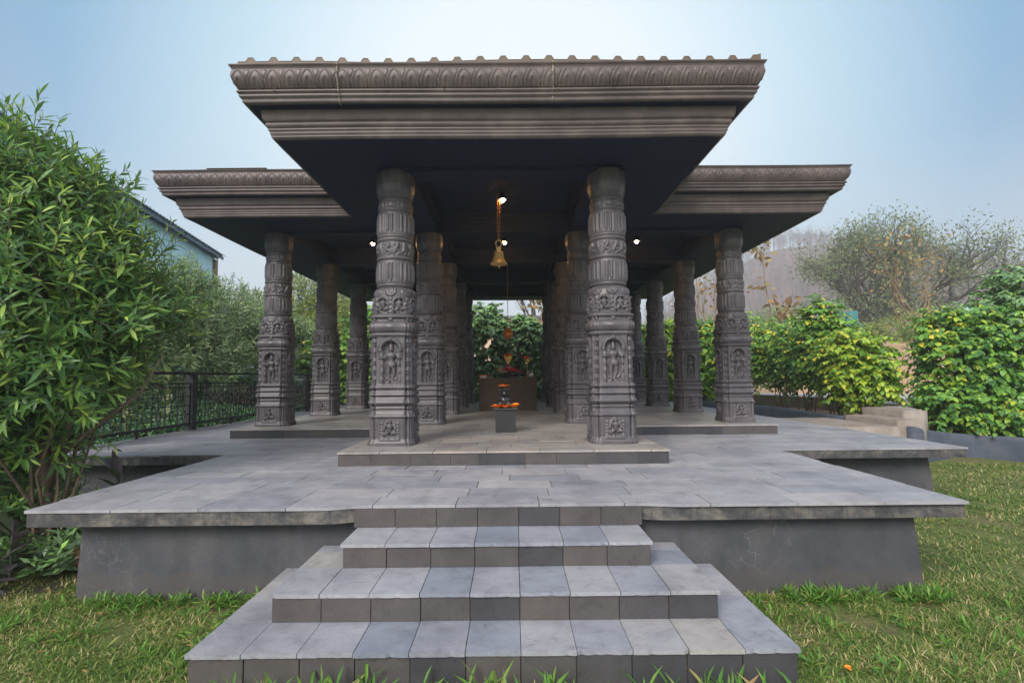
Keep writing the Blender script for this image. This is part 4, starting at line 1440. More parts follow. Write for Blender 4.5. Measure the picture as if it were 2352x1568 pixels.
q = B(); q.lathe([(.0, .35), (.05, .355), (.056, .37), (.055, .41), (.05, .41), (.048, .372), (0, .366)], (.46, 12.05, ZA + .001), 4); q.build('cup', MT['goldbrass'], b, False, b.location)
flower('flower', (.455, 12.04, ZA + .40), .13, MT['redorange'], 'red orange flower spilling from the brass stand', None)
b = empty('steel_pot', (.535, 12.02, ZA), 'small shiny steel water pot at right end of altar', 'pot')
q = B(); q.lathe([(.03, 0), (.048, .008), (.055, .04), (.054, .075), (.042, .092), (.040, .10), (.050, .108), (.050, .114), (.0, .112)], (.535, 12.02, ZA + .001), 24); q.build('body', MT['steel'], b, True, b.location)
q = B(); q.lathe([(.056, .05), (.0585, .052), (.056, .054)], (.535, 12.02, ZA + .001), 24); q.build('ring', MT['steel'], b, True, b.location)

# the bull figure on its block
YN, XN_ = 7.31, .018
b = empty('stone_block', (XN_, YN, ZI), 'square grey stone block standing on the porch floor, under the bull', 'pedestal')
q = B(); q.box(XN_ - .135, XN_ + .135, YN - .135, YN + .135, ZI + .001, 1.03); q.build('block', MT['darkstone'], b, off=b.location)
b = empty('tray', (XN_, YN, 1.031), 'thin dark square tray between the stone block and the bull', 'tray')
q = B(); q.box(XN_ - .160, XN_ + .160, YN - .16, YN + .16, 1.0315, 1.041); q.build('plate', MT['plate'], b, off=b.location)
q = B()
for (x0, x1, y0, y1) in ((-.160, .160, -.160, -.152), (-.160, .160, .152, .160), (-.160, -.152, -.1515, .1515), (.152, .160, -.1515, .1515)):
    q.box(XN_ + x0, XN_ + x1, YN + y0, YN + y1, 1.0415, 1.050)
q.build('rim', MT['plate'], b, off=b.location)
nb_ = empty('bull_figure', (XN_ - .015, YN, 1.042), 'small polished black stone bull lying with its back to the steps', 'statue')
q = B()
bx_ = XN_ - .015
zb_ = 1.042
q.ell((bx_, YN - .02, zb_ + .082), (.072, .092, .078))        # rump and barrel
q.ell((bx_, YN + .05, zb_ + .088), (.066, .085, .074))
q.ell((bx_ - .048, YN - .055, zb_ + .045), (.034, .055, .042))  # folded thighs
q.ell((bx_ + .048, YN - .055, zb_ + .045), (.034, .055, .042))
q.ell((bx_ - .055, YN - .06, zb_ + .014), (.026, .055, .014))
q.ell((bx_ + .055, YN - .06, zb_ + .014), (.026, .055, .014))
q.ell((bx_, YN + .07, zb_ + .165), (.028, .038, .030))          # hump
q.ell((bx_, YN + .10, zb_ + .15), (.036, .045, .065))           # neck
q.ell((bx_, YN + .125, zb_ + .21), (.034, .045, .036))          # head
q.ell((bx_, YN + .165, zb_ + .195), (.024, .035, .026))
for s in (-1, 1):
    q.ell((bx_ + s * .048, YN + .11, zb_ + .205), (.022, .010, .012), rot=Matrix.Rotation(s * .5, 3, 'Y'))
    q.ell((bx_ + s * .022, YN + .115, zb_ + .245), (.008, .008, .024))
    q.ell((bx_ + s * .045, YN + .13, zb_ + .03), (.022, .06, .024))
o = q.build('body', MT['blackstone'], nb_, True, nb_.location)
sc3 = Vector((1.22, 1.1, 1.2))
for v_ in o.data.vertices: v_.co = Vector((v_.co.x * sc3.x, v_.co.y * sc3.y, v_.co.z * sc3.z))
md = o.modifiers.new('remesh', 'REMESH'); md.mode = 'VOXEL'; md.voxel_size = .0045; md.use_smooth_shade = True
sm_ = o.modifiers.new('smooth', 'SMOOTH'); sm_.iterations = 6; sm_.factor = .6
q = B(); q.tube([(bx_, YN - .112, zb_ + .156), (bx_, YN - .130, zb_ + .12), (bx_ + .002, YN - .128, zb_ + .072), (bx_ + .006, YN - .12, zb_ + .03)], [.008, .007, .006, .009], 8); q.build('tail', MT['blackstone'], nb_, True, nb_.location)
q = B(); q.tube([(bx_ + .046 * math.cos(t) , YN + .100 , zb_ + .190 + .038 * math.sin(t)) for t in np.linspace(0, 2 * PI, 20)], .005, 6); q.build('collar', MT['blackstone'], nb_, True, nb_.location)
flower('flower', (bx_ - .01, YN + .085, zb_ + .285), .09, MT['orange'], 'orange flower resting on the head of the bull', None, 5, .1)
flower('flower', (XN_ - .11, YN - .12, 1.055), .095, MT['orange'], 'orange flower on the tray left of the bull', 'orange flowers on the tray', 6, .5)
flower('flower', (XN_ - .0, YN - .15, 1.055), .07, MT['orange'], 'smallest orange flower on the tray, right behind the bull', 'orange flowers on the tray', 5, .4)
flower('flower', (XN_ + .11, YN - .12, 1.055), .098, MT['orange'], 'orange flower on the tray right of the bull', 'orange flowers on the tray', 6, .6)
flower('flower', (1.80, 2.84, -.035), .022, MT['orange'], 'single orange flower fallen on the lawn right of the steps', None, 5, .4)

# ================================================================== RAILING
ra = empty('railing', (-5.53, 6.7, ZP), 'black iron railing with little squares along left edge of terrace', 'railing')
ro = ra.location
posts = [(-5.52, 6.72), (-5.52, 9.51), (-5.50, 12.1), (-5.47, 14.69), (-5.46, 17.3)]
for i, (x, y) in enumerate(posts):
    b = B(); w_ = .085 if i else .11
    b.box(x - w_, x + w_ * .6, y - w_ * .8, y + w_ * .8, ZP - .05 if i else ZP - .02, 1.555); b.build('post', MT['iron'], ra, off=ro)
b = B()
for p0, p1 in zip(posts[:-1], posts[1:]):
    b.bar((p0[0], p0[1] + .0, 1.578), (p1[0], p1[1] - .001, 1.578), .07, .045)
b.build('handrail', MT['iron'], ra, off=ro)
for (x0, y0), (x1, y1) in zip(posts[:-1], posts[1:]):
    b = B()
    ya, yb = y0 + .09, y1 - .09
    L = yb - ya
    X_ = lambda y: x0 + (x1 - x0) * (y - y0) / (y1 - y0)
    def H_(z, h, ya_=None, yb_=None, w_=.018):
        p, q_ = ya_ or ya, yb_ or yb
        b.bar((X_(p), p, z), (X_(q_), q_, z), w_, h)
    H_(1.405, .022, w_=.022); H_(.705, .040, w_=.04); H_(1.335, .016); H_(1.03, .016)
    n = 16
    for k in range(n + 1):
        y = ya + L * k / n
        x = X_(y)
        if k % 2 == 0:
            b.bar((x, y, .72), (x, y, 1.40), .018, .020)
        else:
            for cz in (1.185, .875):
                hw2, hh = .046, .062
                b.bar((x, y - hw2, cz - hh), (x, y + hw2, cz - hh), .018, .016)
                b.bar((x, y - hw2, cz + hh), (x, y + hw2, cz + hh), .018, .016)
                b.bar((x, y - hw2, cz - hh), (x, y - hw2, cz + hh), .016, .018)
                b.bar((x, y + hw2, cz - hh), (x, y + hw2, cz + hh), .016, .018)
                b.bar((x, y - L / n, cz), (x, y - hw2, cz), .015, .014)
                b.bar((x, y + hw2, cz), (x, y + L / n, cz), .015, .014)
            b.bar((x, y, .72), (x, y, .875 - .062), .015, .017)
            b.bar((x, y, .875 + .062), (x, y, 1.185 - .062), .015, .017)
            b.bar((x, y, 1.185 + .062), (x, y, 1.40), .015, .017)
    b.build('panel', MT['iron'], ra, off=ro)
    b = B()
    m_ = 17
    for k in range(m_):
        y = ya + L * (k + .5) / m_
        r = L / m_ * .46
        b.tube([(X_(y), y + r * math.cos(t), .615 + .068 * math.sin(t)) for t in np.linspace(0, PI, 9)], .006, 5)
    b.build('arch_trim', MT['iron'], ra, off=ro)
    b = B(); ym = (ya + yb) / 2
    b.box(X_(ym) - .02, X_(ym) + .02, ym - .025, ym + .025, ZP - .01, .69); b.build('foot', MT['iron'], ra, off=ro)

gt = empty('scroll_gate', (-7.2, 19, 1.3), 'black and white scrolled iron gate with ball topped post', 'gate')
b = B(); b.box(-7.15, -7.02, 18.93, 19.07, .6, 2.16); b.build('post', MT['iron'], gt, off=gt.location)
b = B(); b.ell((-7.085, 19, 2.25), (.09, .09, .09)); b.lathe([(.05, 0), (.03, .04)], (-7.085, 19, 2.16), 12); b.build('ball', MT['iron'], gt, True, gt.location)
b = B(); b.box(-8.6, -6.2, 18.97, 19.03, 2.05, 2.09); b.box(-8.6, -6.2, 18.97, 19.03, 1.32, 1.36); b.build('rail', MT['iron'], gt, off=gt.location)
for x in (-7.95, -7.55, -7.33, -6.92, -6.6):
    b = B()
    b.tube([(x, 19, 1.3), (x, 19, 2.0)], .014, 6)
    b.tube([(x + .07 * math.cos(t), 19, 1.90 + .09 * math.sin(t)) for t in np.linspace(-.5, PI * 1.35, 14)], .012, 6)
    b.tube([(x + .06 * math.cos(t), 19, 1.62 + .07 * math.sin(t)) for t in np.linspace(0, PI * 1.6, 14)], .012, 6)
    b.build('scroll', MT['whiteiron'], gt, True, gt.location)

# ================================================================== BUILDINGS
sh = empty('blue_shed', (-12.5, 18, 0), 'large shed of corrugated pale blue metal sheets behind the tree at left', 'shed')
so_ = sh.location
E0, E1 = Vector((-9.1, 2.0)), Vector((-13.2, 24.8))
dE = (E1 - E0).normalized(); nE = Vector((dE.y, -dE.x))      # nE points towards the terrace
LE = (E1 - E0).length
V, F, pts = [], [], []
s0 = 0.0
while s0 < LE - .35:
    for ds, dn in ((0, 0), (.07, 0), (.10, .045), (.16, .045), (.19, 0)):
        q_ = E0 + dE * (s0 + ds) - nE * (.42 - dn)
        pts.append(q_)
    s0 += .25
for q_ in pts:
    V += [(q_.x, q_.y, -.3), (q_.x, q_.y, 7.12)]
F = [(2 * i, 2 * i + 2, 2 * i + 3, 2 * i + 1) for i in range(len(pts) - 1)]
mesh('side_wall', V, F, MT['bluesheet'], sh, False, so_)
# roof: ribbed sheet with its edge over the wall, rising gently away
V, F = [], []
n_ = int(LE / .125)
for i in range(n_ + 1):
    q_ = E0 + dE * (LE * i / n_)
    zz = 7.2 + (.03 if i % 2 else 0)
    f_ = q_ - nE * 14
    V += [(q_.x, q_.y, zz), (f_.x, f_.y, zz + 2.6), (q_.x, q_.y, zz - .035)]
for i in range(n_):
    F += [(3 * i, 3 * i + 3, 3 * i + 4, 3 * i + 1), (3 * i, 3 * i + 2, 3 * i + 5, 3 * i + 3)]
mesh('roof', V, F, MT['bluerim'], sh, False, so_)
b = B()
for (o1, z1, ww, hh) in ((.10, 7.10, .05, .14), (.32, 7.09, .06, .10)):
    A_ = E0 - nE * o1; C_ = E1 - nE * o1
    b.bar((A_.x, A_.y, z1), (C_.x, C_.y, z1), ww, hh)
k_ = 0.0
while k_ < LE:
    A_ = E0 + dE * k_ - nE * .02; C_ = E0 + dE * k_ - nE * .42
    b.bar((A_.x, A_.y, 7.14), (C_.x, C_.y, 7.10), .05, .06); k_ += 1.9
b.build('eave_frame', MT['bluerim'], sh, off=so_)
q1 = E1 - dE * .42 - nE * .40; q2 = q1 - nE * 13
b = B(); b.bar((q1.x, q1.y, 3.4), (q2.x, q2.y, 3.4), .05, 7.3, (0, 0, 1)); b.build('end_wall', MT['bluesheet'], sh, off=so_)
q1 = E1 - dE * .34 - nE * .34
b = B(); b.box(q1.x - .1, q1.x + .1, q1.y - .1, q1.y + .1, -.2, 6.95); b.build('corner_post', MT['stem'], sh, off=so_)

bd = empty('beige_building', (.5, 35, .4), 'long beige building with dark roof edge seen through the pavilion', 'building')
b = B(); b.box(-9, 7.5, 35, 42, .2, 5.25); b.build('wall', MT['beige'], bd, off=bd.location)
b = B(); b.box(-9.4, 7.9, 34.6, 42.4, 5.25, 5.42); b.build('roof', MT['rooftrim'], bd, off=bd.location)
b = B(); b.box(-9.05, 7.55, 34.85, 34.998, 4.05, 4.20); b.build('ledge', MT['rooftrim'], bd, off=bd.location)
for x in (-7.6, -5.2, -2.8, -1.2, 1.15, 3.4, 5.6):
    b = B(); b.box(x - .3, x + .3, 34.95, 34.997, 4.35, 5.15); w_ = b.build('window', MT['beige'], bd, off=bd.location)
    b = B(); b.box(x - .24, x + .24, 34.93, 34.948, 4.4, 5.1); b.build('pane', MT['glassdark'], w_, off=bd.location)

# sheet fences far right
def sheet_fence(name, x0, y0, x1, y1, z0, z1, mat, label, dz=0):
    d = Vector((x1 - x0, y1 - y0)); L = d.length; d.normalize(); nn = Vector((d.y, -d.x))
    V, F = [], []
    n = int(L / .12)
    for i in range(n + 1):
        s_ = L * i / n
        o_ = .02 * (1 if (i // 2) % 2 else -1)
        x, y = x0 + d.x * s_ + nn.x * o_, y0 + d.y * s_ + nn.y * o_
        V += [(x, y, z0), (x, y, z1 + dz * i / n)]
    for i in range(n): F.append((2 * i, 2 * i + 2, 2 * i + 3, 2 * i + 1))
    o = mesh(name, V, F, mat)
    return tag(o, label, 'fence', 'sheet metal fences beyond the garden')


sheet_fence('sheet_fence', 21.8, 39, 26.4, 39.6, 3.3, 5.15, MT['tealsheet'], 'teal corrugated fence sheet left of the big tree trunk')
sheet_fence('sheet_fence', 23.1, 38.9, 25.2, 38.6, 4.9, 5.8, MT['tealsheet'], 'tilted teal sheet leaning on top of the fence left of big tree', .25)
sheet_fence('sheet_fence', 29.5, 40, 35, 41, 4.0, 5.5, MT['tealsheet'], 'teal corrugated fence stretch behind the right hedge')
sheet_fence('sheet_fence', 34.6, 41.2, 36.0, 41.2, 4.5, 6.5, MT['bluesheet'], 'pale blue upright sheet standing above the fence', 0)
sheet_fence('sheet_fence', 36.6, 41, 40.5, 41, 4.5, 6.0, MT['bluesheet'], 'blue corrugated fence stretch farthest to the right')

# ================================================================== FOLIAGE
TEMPL = {
    'lance': (np.array([(0, 0, 0), (-.36, .30, .03), (0, .30, 0), (.36, .30, .03), (-.40, .62, .0), (0, .62, -.035), (.40, .62, .0), (0, 1, -.12)]),
              np.array([(0, 2, 1), (0, 3, 2), (1, 2, 5), (1, 5, 4), (2, 3, 6), (2, 6, 5), (4, 5, 7), (5, 6, 7)])),
    'ovate': (np.array([(0, 0, 0), (-.50, .27, .05), (0, .30, 0), (.50, .27, .05), (-.40, .62, .01), (0, .64, -.04), (.40, .62, .01), (0, 1, -.16)]),
              np.array([(0, 2, 1), (0, 3, 2), (1, 2, 5), (1, 5, 4), (2, 3, 6), (2, 6, 5), (4, 5, 7), (5, 6, 7)])),
    'diam': (np.array([(0, 0, 0), (-.5, .42, .05), (.5, .42, .05), (0, 1, -.06)]), np.array([(0, 2, 1), (1, 2, 3)])),
    'blade': (np.array([(-.5, 0, 0), (.5, 0, 0), (-.4, .5, .0), (.4, .5, 0), (0, 1, -.22)]), np.array([(0, 1, 3), (0, 3, 2), (2, 3, 4)])),
}


def unit(a_):
    return a_ / np.maximum(np.linalg.norm(a_, axis=-1, keepdims=True), 1e-9)


def leaves(Pt, D, N, L, W, kind):
    """Pt, D, N: (n,3); L, W: (n,) -> vertices, triangles"""
    T_, Fc = TEMPL[kind]
    D = unit(D)
    S = unit(np.cross(D, N))
    N2 = np.cross(S, D)
    n, k = len(Pt), len(T_)
    V = Pt[:, None, :] + S[:, None, :] * (T_[None, :, 0, None] * W[:, None, None]) + D[:, None, :] * (T_[None, :, 1, None] * L[:, None, None]) + N2[:, None, :] * (T_[None, :, 2, None] * L[:, None, None])
    F = (Fc[None] + (np.arange(n) * k)[:, None, None]).reshape(-1, 3)
    return V.reshape(-1, 3), F


def join(parts):
    Vs, Fs, n = [], [], 0
    for V, F in parts:
        Vs.append(V); Fs.append(F + n); n += len(V)
    return np.concatenate(Vs), np.concatenate(Fs)


def rsphere(n):
    v = rng.normal(size=(n, 3))
    return unit(v)


def blob_points(blobs, n, shell=.35, zmin=None):
    """points near the surfaces of a union of ellipsoids (cx,cy,cz,rx,ry,rz); returns P, outward"""
    w_ = np.array([b[3] * b[5] + b[4] * b[5] + b[3] * b[4] for b in blobs]); w_ /= w_.sum()
    Ps, Os = [], []
    tot = 0
    while tot < n:
        idx = rng.choice(len(blobs), size=n * 2, p=w_)
        bb = np.array(blobs)[idx]
        u = rsphere(n * 2)
        r = 1 - shell * rng.random(n * 2) ** 1.6
        bump_ = 1 + .10 * np.sin(u[:, 0] * 7 + idx) * np.sin(u[:, 1] * 6 + idx * 2) + .10 * np.sin(u[:, 2] * 8 + idx * 3)
        Pt = bb[:, :3] + u * bb[:, 3:] * (r * bump_)[:, None]
        ok = np.ones(len(Pt), bool)
        for k, b in enumerate(blobs):
            q = (Pt - np.array(b[:3])) / np.array(b[3:])
            ok &= (np.linalg.norm(q, axis=1) > .62) | (idx == k)
        if zmin is not None:
            ok &= Pt[:, 2] > zmin
        Ps.append(Pt[ok]); Os.append(unit(u[ok] / bb[ok][:, 3:]))
        tot += ok.sum()
    return np.concatenate(Ps)[:n], np.concatenate(Os)[:n]


def shoots(Pt, O, ln, nl, L, W, kind='lance', upw=.7, spread=(1.25, .45), lvar=.2):
    n = len(Pt)
    d = unit(O * .8 + np.array([0, 0, upw]) + rng.normal(size=(n, 3)) * .25)
    ref = np.where(np.abs(d[:, 2:3]) > .9, np.array([[1., 0, 0]]), np.array([[0, 0, 1.]]))
    a_ = unit(np.cross(d, ref)); b_ = np.cross(d, a_)
    ln = ln * (1 + .5 * (rng.random(n) - .5))
    k = np.arange(nl)
    t = (k + .5) / nl
    az = (k * 2.4)[None] + rng.random((n, 1)) * 6.28 + rng.normal(size=(n, nl)) * .15
    al_ = (spread[0] + (spread[1] - spread[0]) * t ** 1.5)[None] + rng.normal(size=(n, nl)) * .12
    rad = a_[:, None] * np.cos(az)[..., None] + b_[:, None] * np.sin(az)[..., None]
    D = d[:, None] * np.cos(al_)[..., None] + rad * np.sin(al_)[..., None]
    D[..., 2] -= .12
    base = Pt[:, None] + d[:, None] * (ln[:, None] * t[None] ** .8)[..., None]
    N = d[:, None] * np.sin(al_)[..., None] - rad * np.cos(al_)[..., None] + rng.normal(size=(n, nl, 3)) * .1
    Ls = L * (1 + lvar * rng.normal(size=(n, nl))) * (.75 + .45 * np.sin(PI * np.clip(t + .15, 0, 1)))[None]
    Ls = np.clip(Ls, L * .3, L * 1.7)
    V, F = leaves(base.reshape(-1, 3), D.reshape(-1, 3), N.reshape(-1, 3), Ls.ravel(), (Ls * W / L).ravel(), kind)
    return V, F, Pt, Pt + d * ln[:, None]


def sticks(A, Bp, r0, r1=None, n=3):
    """thin prisms between points (arrays) -> V,F quads"""
    r1 = r0 * .6 if r1 is None else r1
    d = unit(Bp - A)
    ref = np.where(np.abs(d[:, 2:3]) > .9, np.array([[1., 0, 0]]), np.array([[0, 0, 1.]]))
    a_ = unit(np.cross(d, ref)); b_ = np.cross(d, a_)
    m_ = len(A)
    r0 = np.broadcast_to(r0, (m_,)); r1 = np.broadcast_to(r1, (m_,))
    V = np.zeros((m_, 2 * n, 3))
    for k in range(n):
        c, s = math.cos(2 * PI * k / n), math.sin(2 * PI * k / n)
        o_ = a_ * c + b_ * s
        V[:, k] = A + o_ * r0[:, None]; V[:, n + k] = Bp + o_ * r1[:, None]
    F = np.array([(k, (k + 1) % n, n + (k + 1) % n, n + k) for k in range(n)])
    return V.reshape(-1, 3), (F[None] + (np.arange(m_) * 2 * n)[:, None, None]).reshape(-1, 4)


def shrub(name, label, cat, group, base, blobs, n, L, W, mat, nl=11, ln=.3, kind='lance', upw=.7, stems=7, stemmat='stem', zmin=None, sr=.02, shell=.4, spread=(1.25, .45), trunk=None):
    e = empty(name, base, label, cat, group)
    Pt, O = blob_points(blobs, n, shell, zmin)
    V, F, A, T_ = shoots(Pt, O, ln, nl, L, W, kind, upw, spread)
    mesh('foliage', V, F, MT[mat], e, False, base)
    parts = [sticks(A, T_, .0045 * L / .13, .0025 * L / .13)]
    # limbs to the blobs, twigs to the shoots
    As, Bs, rs_ = [], [], []
    joints = []
    for i in range(stems):
        b_ = blobs[i % len(blobs)]
        tgt = np.array(b_[:3]) + rng.normal(size=3) * np.array(b_[3:]) * .35
        st = np.array(base) + np.array([rng.uniform(-1, 1), rng.uniform(-1, 1), 0]) * sr * 5
        prev = st
        for k in range(1, 6):
            t = k / 5
            q = st * (1 - t) + tgt * t + rng.normal(size=3) * .04 * (k < 5)
            q[:2] += (tgt[:2] - st[:2]) * .15 * (t * (t - 1))
            As.append(prev); Bs.append(q); rs_.append(sr * (1 - .75 * (k - 1) / 5)); prev = q; joints.append(q)
    joints = np.array(joints)
    sel = rng.choice(len(A), size=min(len(A), 260), replace=False)
    for i in sel:
        j = joints[np.argmin(np.linalg.norm(joints - A[i], axis=1))]
        As.append(j); Bs.append(A[i]); rs_.append(sr * .22)
    rs_ = np.array(rs_)
    parts.append(sticks(np.array(As), np.array(Bs), rs_, rs_ * .8))
    n3 = []
    nn_ = 0
    Vs, Fs = join(parts)
    mesh('stems', Vs, Fs, MT[stemmat], e, True, base)
    return e


# --- the large lance-leaved tree at left
bT = [(-4.15, 4.5, 2.95, .50, .45, .55), (-3.82, 4.6, 2.78, .46, .45, .48), (-3.98, 4.4, 2.25, .75, .6, .70), (-3.48, 4.75, 2.36, .36, .40, .38), (-3.28, 4.8, 1.98, .34, .36, .30),
      (-3.86, 4.5, 1.62, .60, .5, .45), (-3.55, 4.75, 1.60, .26, .30, .22), (-4.85, 4.5, 2.6, .9, .8, .9), (-4.35, 4.5, 1.05, .40, .36, .34), (-4.7, 4.3, 1.6, .7, .6, .6), (-3.62, 4.7, 1.22, .20, .2, .14), (-3.95, 4.7, .86, .16, .2, .12), (-4.55, 4.7, .55, .42, .4, .5), (-4.3, 4.9, .35, .3, .3, .35)]
tr_ = shrub('leafy_tree', 'tall bushy tree with long narrow green leaves at left of the terrace', 'tree', None, (-3.98, 4.75, -.06), bT, 3100, .116, .027, 'leaf_left', nl=12, ln=.28, stems=12, stemmat='bark', sr=.020, shell=.62)
Pt = np.array([(-4.12, 4.5, 3.42), (-4.0, 4.5, 3.3), (-4.25, 4.5, 3.35), (-3.85, 4.6, 3.2), (-3.78, 4.6, 3.12), (-3.95, 4.5, 3.25), (-3.62, 4.6, 3.0), (-3.5, 4.6, 2.8), (-3.42, 4.7, 2.6), (-4.5, 4.5, 3.4), (-3.7, 4.6, 3.05), (-3.8, 4.6, 3.05), (-3.35, 4.7, 2.45), (-3.56, 4.6, 2.85), (-4.38, 4.4, 3.25), (-4.05, 4.5, 3.5), (-3.4, 4.7, 2.5), (-3.1, 4.8, 2.1), (-3.02, 4.8, 1.98), (-3.12, 4.8, 1.85)])
V, F, A, T_ = shoots(Pt, np.zeros(Pt.shape), .42, 17, .14, .028, 'lance', 1.0, (1.1, .3))
f_ = [c for c in tr_.children if c.name.startswith('foliage')][0]
me_ = f_.data
V0 = np.zeros(len(me_.vertices) * 3, dtype=np.float32); me_.vertices.foreach_get('co', V0)
F0 = np.zeros(len(me_.polygons) * 3, dtype=np.int32); me_.loops.foreach_get('vertex_index', F0)
Vn, Fn = join([(V0.reshape(-1, 3) + np.array((-3.98, 4.75, -.06)), F0.reshape(-1, 3)), (V, F)])
bpy.data.objects.remove(f_)
mesh('foliage', Vn, Fn, MT['leaf_left'], tr_, False, (-3.98, 4.75, -.06))
Vs, Fs = sticks(A - np.array([0, 0, .35]), T_, .007, .003)
mesh('twigs', Vs, Fs, MT['greenstem'], tr_, False, (-3.98, 4.75, -.06))
b = B()
b.tube([(-3.98, 4.75, -.1), (-3.95, 4.74, .5), (-3.98, 4.72, 1.1), (-3.9, 4.7, 1.7), (-4.0, 4.6, 2.4), (-4.1, 4.5, 3.0)], [.06, .052, .045, .036, .026, .014], 10)
b.tube([(-3.96, 4.74, .45), (-3.80, 4.72, .95), (-3.62, 4.7, 1.5), (-3.5, 4.7, 2.2), (-3.4, 4.6, 2.8)], [.042, .036, .028, .02, .012], 8)
b.tube([(-3.84, 4.72, .8), (-3.5, 4.75, 1.1), (-3.2, 4.8, 1.35), (-3.0, 4.8, 1.7)], [.024, .018, .012, .006], 7)
b.build('trunk', MT['bark'], tr_, True, (-3.98, 4.75, -.06))
# --- bushes behind the railing
G = 'grey green bushes behind the railing'
shrub('tall_bush', 'big grey green bush behind the railing, right beside the leafy tree', 'bush', G, (-8.5, 12.8, .4), [(-8.4, 12.8, 2.8, 1.45, 1.3, 1.45), (-8.9, 12.6, 1.7, 1.5, 1.2, 1.2), (-7.7, 13.2, 1.9, 1.1, 1.0, 1.1), (-9.3, 12.4, 2.9, 1.0, 1.1, 1.3), (-8.0, 13, 3.6, .6, .6, .6)], 1900, .16, .036, 'leaf_grey', nl=10, ln=.35, stems=12, stemmat='bark', sr=.035, kind='diam')
shrub('tall_bush', 'grey green bush behind the railing, middle one of the row', 'bush', G, (-8.9, 16.2, 1.2), [(-8.8, 16.2, 2.9, 1.3, 1.2, 1.35), (-8.0, 16.6, 2.3, 1.1, 1.1, 1.0), (-9.4, 16, 3.0, 1.2, 1.2, 1.1)], 1500, .17, .04, 'leaf_grey', nl=10, ln=.35, stems=12, stemmat='bark', sr=.035, kind='diam', zmin=1.6)
shrub('tall_bush', 'grey green bush nearest to the left wing pillar', 'bush', G, (-8.6, 19.6, 1.6), [(-8.9, 19.6, 3.0, 1.3, 1.2, 1.2), (-8.1, 20, 2.6, .9, 1.0, .9)], 1300, .18, .042, 'leaf_grey', nl=10, ln=.35, stems=12, stemmat='bark', sr=.035, kind='diam', zmin=2.1)
shrub('tall_bush', 'dark grey green bush half hidden behind the leafy tree', 'bush', G, (-9.4, 9.6, .3), [(-9.4, 9.6, 2.2, 1.6, 1.2, 1.6), (-8.2, 10.2, 1.5, 1.1, 1, 1.0)], 1300, .16, .036, 'leaf_grey', nl=10, ln=.35, stems=10, stemmat='bark', sr=.035, kind='diam')
G = 'yellow green bamboo like bushes'
shrub('bamboo_bush', 'yellow green cane bush seen between the two left wing pillars', 'bush', G, (-9.4, 24.5, 2), [(-9.4, 24.5, 4.6, 1.2, 1.2, 1.3), (-9.8, 24.2, 3.2, 1.2, 1.2, 1.4), (-8.6, 24.6, 3.4, 1.0, 1, 1.6)], 1300, .24, .045, 'leaf_bamboo', nl=10, ln=.5, stems=12, sr=.03, kind='diam')
shrub('bamboo_bush', 'yellow green cane bush right of the second left pillar', 'bush', G, (-7.6, 24.6, 2), [(-7.7, 24.6, 4.1, 1.0, 1.1, 1.1), (-7.6, 24.4, 3.0, 1.1, 1.1, 1.2)], 900, .24, .045, 'leaf_bamboo', nl=10, ln=.5, stems=10, sr=.03, kind='diam')
shrub('bamboo_bush', 'pale green cane bush left of the left wing pillars', 'bush', G, (-12.6, 27, 2), [(-12.6, 27, 4.0, 1.5, 1.2, 1.5), (-11.3, 27.2, 3.6, 1.2, 1.2, 1.3)], 900, .26, .05, 'leaf_bamboo', nl=10, ln=.5, stems=10, sr=.03, kind='diam')
shrub('bamboo_bush', 'low yellow green cane bush at the foot of the scroll gate', 'bush', G, (-8.6, 21.5, 1.7), [(-8.6, 21.5, 2.7, .9, .8, .8)], 500, .2, .04, 'leaf_bamboo', nl=10, ln=.4, stems=8, sr=.02, kind='diam')


